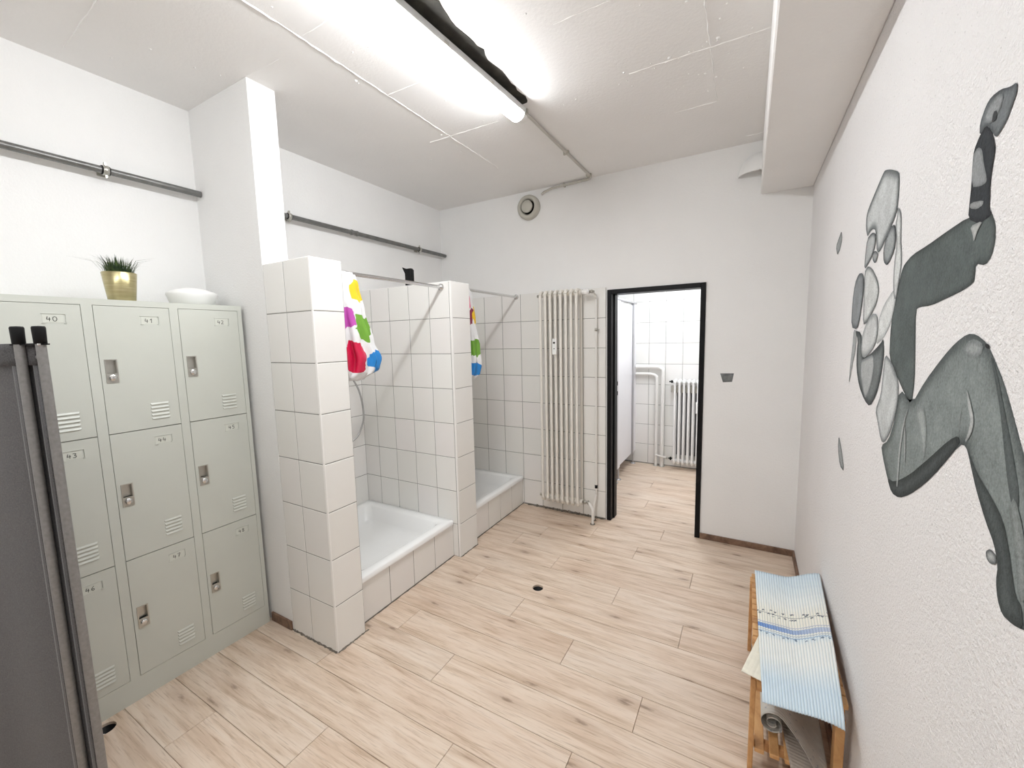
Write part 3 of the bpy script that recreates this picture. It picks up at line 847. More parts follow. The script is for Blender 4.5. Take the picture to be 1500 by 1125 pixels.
def curtain(label, x, y0, prof, zt, zb, spots, seed):
    """bunched curtain: prof = list of (t, yspan, xhalf)"""
    rg = random.Random(seed); ph = [rg.uniform(0, 6.28) for _ in range(4)]
    nv, nu = 46, 72; mb = MB(); vs = []
    def lerp(t, k):
        for (a, b_) in zip(prof, prof[1:]):
            if t <= b_[0]: f = (t-a[0])/(b_[0]-a[0]); f = f*f*(3-2*f); return a[k]+(b_[k]-a[k])*f
        return prof[-1][k]
    for j in range(nv):
        t = j/(nv-1); zz = zt+(zb-zt)*t; yw = lerp(t, 1)/2; xh = lerp(t, 2); y00 = y0+lerp(t, 3)
        for i in range(nu):
            a = 2*math.pi*i/nu
            am = (.15+.07*math.sin(3*t+ph[3]))*(1 if t < .8 else (1-t)/.2*.6+.4)
            f = 1+am*math.sin(9*a+ph[0]+1.2*t)+.07*math.sin(15*a+ph[1]-2*t)+.05*math.sin(5*a+ph[2]+4*t)
            vs.append(Vector((x+xh*math.cos(a)*f, y00+yw+yw*math.sin(a)*min(f, 1.04), zz+.008*math.sin(4*a+ph[1])*t)))
    fs = [(j*nu+i, j*nu+(i+1) % nu, (j+1)*nu+(i+1) % nu, (j+1)*nu+i) for j in range(nv-1) for i in range(nu)]
    fs += [[i for i in range(nu)], [(nv-1)*nu+i for i in range(nu)][::-1]]
    mb.add(vs, fs, True)
    org = (x, y0+.1, zb)
    m = curtain_mat('patterned_curtain_vinyl', spots, org)
    o = ob('shower_curtain', mb, m, None, org)
    tag(o, label, 'shower curtain')
YEL, MAG, GRN, RED, BLU, PNK, ORG_, MAR = (.86,.56,.02), (.50,.08,.42), (.16,.36,.04), (.58,.01,.06), (.015,.22,.60), (.80,.12,.25), (.85,.40,.05), (.25,.02,.06)
curtain('white shower curtain with colourful flowers bunched up beside the lockers', -1.872, YP1+.010,
        [(0, .135, .018, 0), (.12, .15, .03, 0), (.35, .175, .045, 0), (.65, .22, .062, 0), (.82, .265, .075, 0), (.92, .25, .07, .0), (1, .15, .045, .0)], 1.968, 1.395,
        [(1.565, 1.868, .052, .056, YEL), (1.475, 1.72, .048, .062, MAG), (1.585, 1.675, .060, .072, GRN), (1.505, 1.518, .075, .080, RED), (1.668, 1.49, .085, .056, BLU)], 5)
curtain('white shower curtain with colourful flowers bunched up beside the tall radiator', -1.881, YP3+.012,
        [(0, .125, .018, .0), (.12, .145, .03, .0), (.35, .165, .036, .005), (.65, .20, .048, .012), (.85, .215, .052, .012), (.95, .19, .047, .015), (1, .12, .03, .02)], 1.982, 1.300,
        [(2.60, 1.90, .03, .05, PNK), (2.625, 1.775, .038, .068, MAR), (2.70, 1.775, .042, .062, YEL), (2.66, 1.535, .11, .062, GRN), (2.655, 1.365, .085, .055, BLU)], 9)
hx = XL+.07
hp = [(hx, 2.02, 1.52), (hx, 2.10, 1.46), (hx, 2.155, 1.38), (hx, 2.19, 1.307), (hx, 2.232, 1.23), (hx, 2.256, 1.15), (hx, 2.268, 1.06), (hx, 2.266, .98), (hx, 2.235, .905), (hx, 2.185, .845), (hx-.02, 2.10, .80), (hx-.058, 2.02, .79)]
def catmull(P, n=6):
    P = [Vector(p) for p in P]; out = []
    for i in range(len(P)-1):
        a, b_, c, d = P[max(i-1, 0)], P[i], P[i+1], P[min(i+2, len(P)-1)]
        for k in range(n):
            t = k/n; out.append(.5*((2*b_)+(c-a)*t+(2*a-5*b_+4*c-d)*t*t+(3*b_-a-3*c+d)*t**3))
    return out+[P[-1]]
t = empty('shower_hose', (XL+.04, 2.1, .78))
ob('hose', MB().tube(catmull(hp), .0075, 10), M_HOSE, t)
ob('mixer_outlet', MB().lathe([(.03, 0), (.03, .006), (.014, .012), (.014, .03)], (XL+.0105, 2.02, .79), 'x', 20), M_CHROME, t)
ob('hand_shower', MB().tube([(hx, 2.02, 1.52), (hx, 2.0, 1.60), (hx+.02, 1.985, 1.68)], [.011, .013, .014], 12).lathe([(.014, .0), (.04, .02), (.042, .035), (.0005, .037)], (hx+.015, 1.985, 1.69), 'x', 20), M_CHROME, t)
ob('wall_holder', MB().tube([(XL+.0105, 2.0, 1.58), (hx-.01, 2.0, 1.58)], .012, 12), M_CHROME, t)
tag(t, 'curved grey shower hose hanging under the bunched curtain', 'hose')

# black bracket standing on the far partition
t = empty('black_bracket', (-2.235, 2.40, ZP+.001))
ob('upright', MB().box((-2.268, 2.385, ZP+.001), (-2.205, 2.415, ZP+.135), .004), M_BLACKP, t)
ob('tab', MB().add([(-2.268, 2.39, ZP+.10), (-2.268, 2.405, ZP+.10), (-2.295, 2.405, ZP+.150), (-2.295, 2.39, ZP+.150), (-2.255, 2.39, ZP+.134), (-2.255, 2.405, ZP+.134)], [(0,1,2,3), (3,2,5,4), (0,3,4), (1,5,2), (0,4,5,1)]), M_BLACKP, t)
ob('side_rib', MB().box((-2.205, 2.39, ZP+.001), (-2.195, 2.41, ZP+.125), .002), M_BLACKP, t)
tag(t, 'small black plastic bracket on top of the shower partition', 'bracket')

# ================================================================== radiators
def radiator(label, xs, yf, z0, z1, depth, mt, cols=3, rt_=.0125):
    t = empty('column_radiator', ((xs[0]+xs[-1])/2, yf+depth/2, z0))
    for x in xs:
        mb = MB()
        ys = [yf, yf+depth]
        for y in ys:
            mb.tube([(x, y, z0+.028), (x, y, z1-.028)], rt_, 10, False)
        for zz, s_ in ((z0+.028, -1), (z1-.028, 1)):
            mb.tube([(x, yf-.000, zz), (x, yf+.004, zz+s_*.018), (x, yf+.02, zz+s_*.026), (x, yf+depth-.02, zz+s_*.026), (x, yf+depth-.004, zz+s_*.018), (x, yf+depth, zz)], rt_+.002, 10)
            mb.lathe([(.0005, -.025), (.022, -.024), (.022, .024), (.0005, .025)], (x, yf+depth/2, zz+s_*.006), 'x', 14)
        ob('section', mb, mt, t)
    tag(t, label, 'radiator')
    return t
RX = [-1.566+.0468*i for i in range(8)]
yf = 3.268
rad = radiator('tall narrow white column radiator on the tiles beside the doorway', RX, yf, .142, 1.985, .11, M_RAD)
ym = yf+.055
ob('thermostat_head', MB().lathe([(.0005, 0), (.017, 0), (.019, .008), (.024, .014), (.024, .052), (.019, .062), (.0005, .064)], (RX[-1]+.03, ym, 1.963), 'x', 24), M_WHITEPL, rad)
ob('valve', MB().lathe([(.0005, 0), (.011, 0), (.011, .012), (.015, .012), (.015, .024), (.009, .024), (.009, .04), (.0005, .04)], (RX[-1]+.095, ym, 1.963), 'x', 16), M_NICKEL, rad)
ob('return_valve', MB().lathe([(.0005, 0), (.010, 0), (.010, .012), (.017, .014), (.017, .03), (.009, .03), (.009, .042), (.016, .043), (.016, .056), (.0005, .058)], (RX[-1]+.028, ym, .167), 'x', 16), M_NICKEL, rad)
for zz in (.167, 1.957):
    ob('plug', MB().lathe([(.0005, 0), (.008, 0), (.008, -.018), (.013, -.018), (.013, -.028), (.0005, -.028)], (RX[0]-.024, ym, zz), 'x', 12), M_NICKEL, rad)
ha = ob('heat_meter', MB().box((RX[3]-.018, yf-.036, 1.452), (RX[3]+.020, yf-.010, 1.588), .003), M_WHITEPL, rad)
ob('meter_window', MB().box((RX[3]-.008, yf-.0368, 1.545), (RX[3]+.010, yf-.0355, 1.560)), M_INK, ha)
ob('meter_window', MB().box((RX[3]-.004, yf-.0368, 1.500), (RX[3]+.006, yf-.0355, 1.507)), M_INK, ha)
t = rad
px_, py_ = -1.108, YB-.045
ob('supply_pipe', MB().tube(catmull([(RX[-1]+.133, ym, 1.963), (-1.145, ym+.005, 1.963), (-1.118, ym+.02, 1.955), (px_, py_, 1.92), (px_, py_, 1.8), (px_, py_, 1.0), (px_, py_, .30), (px_-.002, py_-.004, .22), (px_-.014, py_-.02, .12), (px_-.016, py_-.022, -.01)], 5), .0085, 12), M_PIPEW, t)
ob('return_pipe', MB().tube(catmull([(RX[-1]+.085, ym, .167), (-1.135, ym-.015, .150), (-1.112, ym-.03, .128), (-1.106, 3.282, .10), (-1.106, 3.280, .05), (-1.106, 3.280, -.01)], 5), .0105, 12), M_PIPEW, t)
ob('pipe_clip', MB().lathe([(.0088, -.012), (.0115, -.012), (.0115, .012), (.0088, .012)], (px_, py_, 1.655), 'z', 14).box((px_+.008, py_-.004, 1.650), (px_+.03, py_+.004, 1.660), .001).box((px_+.0, py_, 1.651), (px_+.006, YB-.012, 1.659)), M_NICKEL, t)
ob('coupling', MB().lathe([(.0088, -.014), (.0125, -.014), (.0125, .014), (.0088, .014)], (px_, py_, .30), 'z', 14), M_BLACKP, t)
for xx, yy in ((px_-.016, py_-.022), (-1.106, 3.280)):
    ob('floor_collar', MB().lathe([(.010, .006), (.02, .004), (.022, .0005)], (xx, yy, 0), 'z', 18), M_DIRT, t)

# room behind
RX2 = [-.722+.0495*i for i in range(9)]
yf2 = YB2-.15
rad2 = radiator('white column radiator in the room behind the doorway', RX2, yf2, .085, 1.07, .10, M_RAD2)
ob('valve', MB().lathe([(.0005, 0), (.010, 0), (.010, -.012), (.018, -.014), (.018, -.028), (.009, -.03), (.009, -.05), (.0005, -.05)], (RX2[0]-.02, yf2+.05, 1.05), 'x', 14), M_BLACKP, rad2)
ob('return_valve', MB().lathe([(.0005, 0), (.010, 0), (.010, -.012), (.02, -.014), (.02, -.03), (.009, -.032), (.009, -.05), (.0005, -.05)], (RX2[0]-.02, yf2+.05, .125), 'x', 14), M_BLACKP, rad2)
ob('wall_bracket', MB().box((RX2[0]-.055, yf2+.065, .92), (RX2[-1]+.02, YB2-.022, 1.0), .003), M_NICKEL, rad2)
ob('gap_backing', MB().box((RX2[0]-.01, YB2-.020, .16), (RX2[-1]+.03, YB2-.0105, 1.0), .001), M_GAPSHEET, rad2)  # dark sheet added behind the tubes so the gaps look shaded
ob('heat_meter', MB().box((RX2[5]-.018, yf2-.034, .70), (RX2[5]+.018, yf2-.010, .83), .003), M_WHITEPL, rad2)
def pipe2(label, x, zt, r_):
    t = empty('heating_pipe', (x, YB2-.05, 0)); y = YB2-.05; c_ = .06
    P = [(-1.192, y, zt), (-1.1, y, zt), (x-c_*1.3, y, zt), (x-c_*.45, y, zt-.012), (x-.012, y, zt-c_*.5), (x, y, zt-c_*1.3), (x, y, .6), (x, y, -.01)]
    ob('pipe', MB().tube(catmull(P, 6), r_, 14), M_PIPEW, t)
    ob('floor_collar', MB().lathe([(r_, .008), (r_+.012, .006), (r_+.014, .0005)], (x, y, 0), 'z', 18), M_NICKEL, t)
    tag(t, label, 'pipe'); return t
pipe2('outer thick white pipe bending to the floor beside the far radiator', -.872, 1.215, .024)
pipe2('inner white pipe bending to the floor inside the thicker one', -.942, 1.130, .018)
t = empty('branch_pipe', (-.84, YB2-.06, .11))
ob('pipe', MB().tube(catmull([(-.942, YB2-.074, .14), (-.90, YB2-.085, .137), (-.83, YB2-.095, .128), (-.79, YB2-.10, .125)], 5), .009, 10), M_PIPEW, t)
ob('joint', MB().lathe([(.009, -.015), (.013, -.015), (.013, .015), (.009, .015)], (-.80, YB2-.10, .125), 'x', 12), M_NICKEL, t)
tag(t, 'short white branch pipe feeding the foot of the far radiator', 'pipe')
# toilet cubicle front
t = empty('toilet_cubicle', (-1.20, 4.7, 0))
cz0, cz1 = .15, 1.975; cxx = -1.20
p_ = ob('pilaster', MB().box((cxx-.028, 3.62, cz0), (cxx, 4.345, cz1), .003), M_PANEL, t)
ob('edge_profile', MB().box((cxx-.03, 4.345, cz0), (cxx+.004, 4.40, cz1), .003), M_ALU, p_)
p_ = ob('pilaster', MB().box((cxx-.028, 4.402, cz0-.01), (cxx, 4.50, cz1), .003), M_PANEL, t)
p_ = ob('cubicle_door', MB().box((cxx-.034, 4.515, cz0), (cxx-.010, 5.06, cz1-.02), .003), M_PANEL, t)
ob('end_profile', MB().box((cxx-.03, 5.075, cz0-.005), (cxx+.006, 5.115, cz1), .003), M_ALU, t)
ob('end_panel', MB().box((cxx-.028, 5.117, cz0), (cxx, YB2-.008, cz1), .003), M_PANEL, t)
ob('head_rail', MB().box((cxx-.032, 3.62, cz1+.001), (cxx+.008, YB2-.008, cz1+.022), .003), M_ALU, t)
for zz in (1.095, .99):
    ob('lock_plate', MB().box((cxx, 4.352, zz-.022), (cxx+.0055, 4.385, zz+.022), .001), M_INK, t)
for yy in (4.36, 4.48, 5.16):
    ob('foot', MB().tube([(cxx-.014, yy, .002), (cxx-.014, yy, cz0-.012)], .010, 12).lathe([(.0005, .001), (.032, .001), (.032, .006), (.012, .012)], (cxx-.014, yy, 0), 'z', 18), M_ALU, t)
ob('partition_panel', MB().box((-2.58, 5.06-.5, cz0), (cxx-.036, 5.06-.475, cz1), .002), M_PANEL, t)
tag(t, 'white laminate toilet cubicle front behind the doorway', 'cubicle')

# ================================================================== floor drains
for (hx_, hy_, hr), lb in zip(HOLES, ('open round drain hole in the middle of the plank floor', 'open round drain hole in front of the lockers')):
    t = empty('floor_drain', (hx_, hy_, -.075))
    ob('cup', MB().lathe([(hr+.004, -.013), (hr-.001, -.013), (hr-.003, -.07), (.0005, -.072)], (hx_, hy_, 0), 'z', 28), M_BLACKP, t)
    ob('pipe_stub', MB().tube([(hx_-.012, hy_-.012, -.072), (hx_-.008, hy_-.010, -.03)], .010, 12), M_PIPEW, t)
    tag(t, lb, 'drain')

# ================================================================== bench and mats
BX0, BX1, BY0, BY1, BZ = .055, .322, 1.575, 2.30, .395
def bench():
    t = empty('wooden_bench', ((BX0+BX1)/2, (BY0+BY1)/2, 0))
    n = 16; pitch = (BY1-BY0)/n
    for i in range(n):
        y = BY0+pitch*i
        ob('seat_slat', MB().box((BX0, y+.003, BZ-.018), (BX1, y+pitch-.003, BZ), .002), M_PINE, t)
    for x in (BX0+.011, BX1-.030):
        ob('seat_rail', MB().box((x, BY0+.004, BZ-.058), (x+.022, BY1-.004, BZ-.0185), .002), M_PINE, t)
    for x in (BX0-.006, BX1-.030):
        for y in (BY0+.002, BY1-.047):
            ob('leg', MB().box((x, y, 0), (x+(.016 if x < .2 else .026), y+.045, BZ-.0185 if x < .2 else BZ-.0585), .002), M_PINE, t)
    for y in (BY0+.006, BY1-.032):
        ob('end_rail', MB().box((BX0+.034, y, BZ-.055), (BX1-.034, y+.022, BZ-.019), .002), M_PINE, t)
        ob('shelf_rail', MB().box((BX0+.011, y+.05 if y < 2 else y-.05, .066), (BX1-.031, y+.072 if y < 2 else y-.028, .098), .002), M_PINE, t)
    for i in range(5):
        x = BX0+.014+.046*i
        ob('shelf_slat', MB().box((x, BY0+.004, .0985), (x+.030, BY1-.004, .114), .002), M_PINE, t)
    tag(t, 'low pine slatted bench with a lower shelf under the mural', 'bench')
bench()

def mat_material(name, fn):
    m, nt, b = nodes_of(name)
    tc = nt.nodes.new('ShaderNodeTexCoord'); sx = nt.nodes.new('ShaderNodeSeparateXYZ')
    L(nt, tc.outputs['Object'], sx.inputs[0])
    L(nt, fn(nt, sx, tc), b.inputs['Base Color']); b.inputs['Roughness'].default_value = .75
    return m
MOY = 1.47    # near edge of the top mat
def top_mat_col(nt, sx, tc):
    wob = noise(nt, tc.outputs['Object'], 14, 2)
    y = math_(nt, 'ADD', sx.outputs['Y'], math_(nt, 'MULTIPLY', math_(nt, 'SUBTRACT', wob, .5), .012))
    f = math_(nt, 'DIVIDE', y, .84)       # 0 near edge .. 1 far edge
    W_, CR, LB, PB = (.80, .82, .79), (.82, .80, .71), (.62, .73, .80), (.68, .76, .79)
    base = ramp(nt, f, [(0, LB), (.12, LB), (.26, W_), (.38, W_), (.42, PB), (.46, CR), (.60, CR), (.70, W_), (.86, PB), (1, LB)])
    def band(c0, hw, c, k=1.0, mod=None):
        nonlocal base
        d = math_(nt, 'ABSOLUTE', math_(nt, 'SUBTRACT', f, c0))
        msk = math_(nt, 'MULTIPLY', math_(nt, 'LESS_THAN', d, hw), k)
        if mod is not None: msk = math_(nt, 'MULTIPLY', msk, mod)
        base = mixc(nt, msk, base, c)
    left = ramp(nt, math_(nt, 'DIVIDE', math_(nt, 'ADD', sx.outputs['X'], .13), .27), [(0, (1,1,1)), (.75, (.55,.55,.55)), (1, (.45,.45,.45))])
    band(.475, .018, (.06, .22, .58), .9, left)
    band(.506, .0035, (.35, .40, .55), .7)
    band(.443, .0025, (.30, .38, .50), .7)
    band(.427, .0035, (.20, .36, .55), .75)
    band(.585, .003, (.12, .14, .16), .6)
    # printed dots along two lines
    def dots(c0, hw, sc, th, c):
        nonlocal base
        vo = nt.nodes.new('ShaderNodeTexVoronoi'); vo.inputs['Scale'].default_value = sc; vo.voronoi_dimensions = '2D'
        L(nt, tc.outputs['Object'], vo.inputs['Vector'])
        d = math_(nt, 'ABSOLUTE', math_(nt, 'SUBTRACT', f, c0))
        msk = math_(nt, 'MULTIPLY', math_(nt, 'LESS_THAN', d, hw), math_(nt, 'LESS_THAN', vo.outputs['Distance'], th))
        base = mixc(nt, math_(nt, 'MULTIPLY', msk, .85), base, c)
    dots(.592, .028, 42, .22, (.05, .07, .10))
    dots(.415, .012, 50, .22, (.10, .16, .24))
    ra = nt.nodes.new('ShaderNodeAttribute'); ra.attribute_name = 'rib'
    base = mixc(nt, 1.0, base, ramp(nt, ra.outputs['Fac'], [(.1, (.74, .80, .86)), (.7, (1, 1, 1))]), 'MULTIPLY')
    return base
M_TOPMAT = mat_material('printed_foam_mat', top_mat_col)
def top_mat():
    x0, x1 = .068, .331; y0, y1 = MOY, MOY+.84
    nr = 26
    def fn(u, v):
        y = y0+(y1-y0)*v; x = x0+(x1-x0)*u
        skew = .035*(1-v)
        x = x0+.012*(1-v)+(x1-x0-.012*(1-v)-skew)*u
        z_ = BZ+.012+.0026*abs(math.sin(math.pi*nr*u))
        k = max(0, (u-.45)/.55)
        z_ += .052*min(1, .12+v/.4)*k*k*(3-2*k)
        z_ += .010*math.exp(-((u-.30)/.2)**2)*math.exp(-((v-1)/.25)**2)*0
        if v < .07:
            q = (.07-v)/.07
            z_ -= .014*q*q*(1-u)
            if u > .55: z_ += -.020*q*q*((u-.55)/.45)**2
        return Vector((x, y, z_))
    mb = MB().sheet(fn, nr*6+1, 46, .0035)
    o = ob('bath_mat', mb, M_TOPMAT, None, ((x0+x1)/2, y0, BZ+.001), recalc=False)
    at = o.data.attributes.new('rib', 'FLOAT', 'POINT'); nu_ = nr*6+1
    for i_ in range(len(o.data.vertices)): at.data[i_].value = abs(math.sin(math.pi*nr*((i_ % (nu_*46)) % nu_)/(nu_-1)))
    tag(o, 'ribbed white and blue foam mat lying on the bench', 'mat')
top_mat()
def ribbed(name, c, c2, ax=0, sc=160):
    m, nt, b = nodes_of(name)
    v = coords(nt); n = noise(nt, v, 30, 3); n2 = noise(nt, v, 55, 2)
    base = ramp(nt, n, [(.35, tuple(x*.9 for x in c)), (.65, c)])
    base = mixc(nt, math_(nt, 'MULTIPLY', math_(nt, 'GREATER_THAN', n2, .66), .6), base, c2)
    L(nt, base, b.inputs['Base Color']); b.inputs['Roughness'].default_value = .8
    return m
M_CREAM = ribbed('cream_foam_mat', (.80, .77, .66), (.72, .68, .55))
M_GREYMAT = ribbed('grey_print_foam_mat', (.60, .59, .55), (.22, .25, .32))
M_TAUPE = ribbed('taupe_foam_mat', (.42, .36, .31), (.36, .31, .27))
def cream():
    A, B, C_, D = Vector((.018, 1.572)), Vector((.075, 1.80)), Vector((.215, 1.76)), Vector((.165, 1.53))
    def fn(u, v):
        p = A.lerp(D, u).lerp(B.lerp(C_, u), v)
        return Vector((p.x, p.y, BZ+.0055+.0012*abs(math.sin(math.pi*12*u))+.0*v))
    o = ob('bath_mat', MB().sheet(fn, 61, 12, .003), M_CREAM)
    tag(o, 'cream foam mat corner sticking out under the blue mat', 'mat')
cream()
def rolled():
    """mat rolled up at one end on the lower shelf, the loose end running out to the wall side"""
    zs = .1225; path = []
    R0 = .042; cx, cz = .126, zs+.0455
    for k in range(61):
        a = math.pi*.5+2*math.pi*1.75*(1-k/60); rr = .010+(R0-.010)*k/60
        path.append((cx+rr*math.cos(a), cz+rr*math.sin(a)))
    # leave the roll at its top and slope down to the right
    ex = [(cx+.03, cz+.040), (cx+.06, cz+.030), (cx+.09, cz+.010), (cx+.115, cz-.018), (cx+.135, cz-.034), (cx+.155, cz-.0385)]
    path += ex
    # cumulative
    n = len(path)
    def fn(u, v):
        i = min(int(u*(n-1)), n-2); f = u*(n-1)-i
        x = path[i][0]*(1-f)+path[i+1][0]*f; z_ = path[i][1]*(1-f)+path[i+1][1]*f
        y = 1.655+.46*v-.14*max(0, (x-cx-.02)/.12)*(1-v)
        return Vector((x, y, z_+.0008*math.sin(v*2*math.pi*34)))
    mb = MB(); mb.sheet(fn, n*2-1, 140, .0025, (.3, 0, -.9))
    o = ob('bath_mat', mb, M_GREYMAT)
    tag(o, 'half rolled grey ribbed mat on the lower bench shelf', 'mat')
rolled()
def flat_mat():
    A, B, C_, D = Vector((.135, 1.70)), Vector((.135, 2.0)), Vector((.285, 2.0)), Vector((.285, 1.50))
    A2 = Vector((.178, 1.52))
    def fn(u, v):
        lf = A2.lerp(B, v); rt2 = D.lerp(C_, v); p = lf.lerp(rt2, u)
        return Vector((p.x, p.y, .1185+.0016*abs(math.sin(math.pi*36*v))))
    o = ob('bath_mat', MB().sheet(fn, 12, 36*6+1, .0025), M_TAUPE)
    tag(o, 'taupe ribbed mat lying flat on the lower bench shelf', 'mat')
flat_mat()

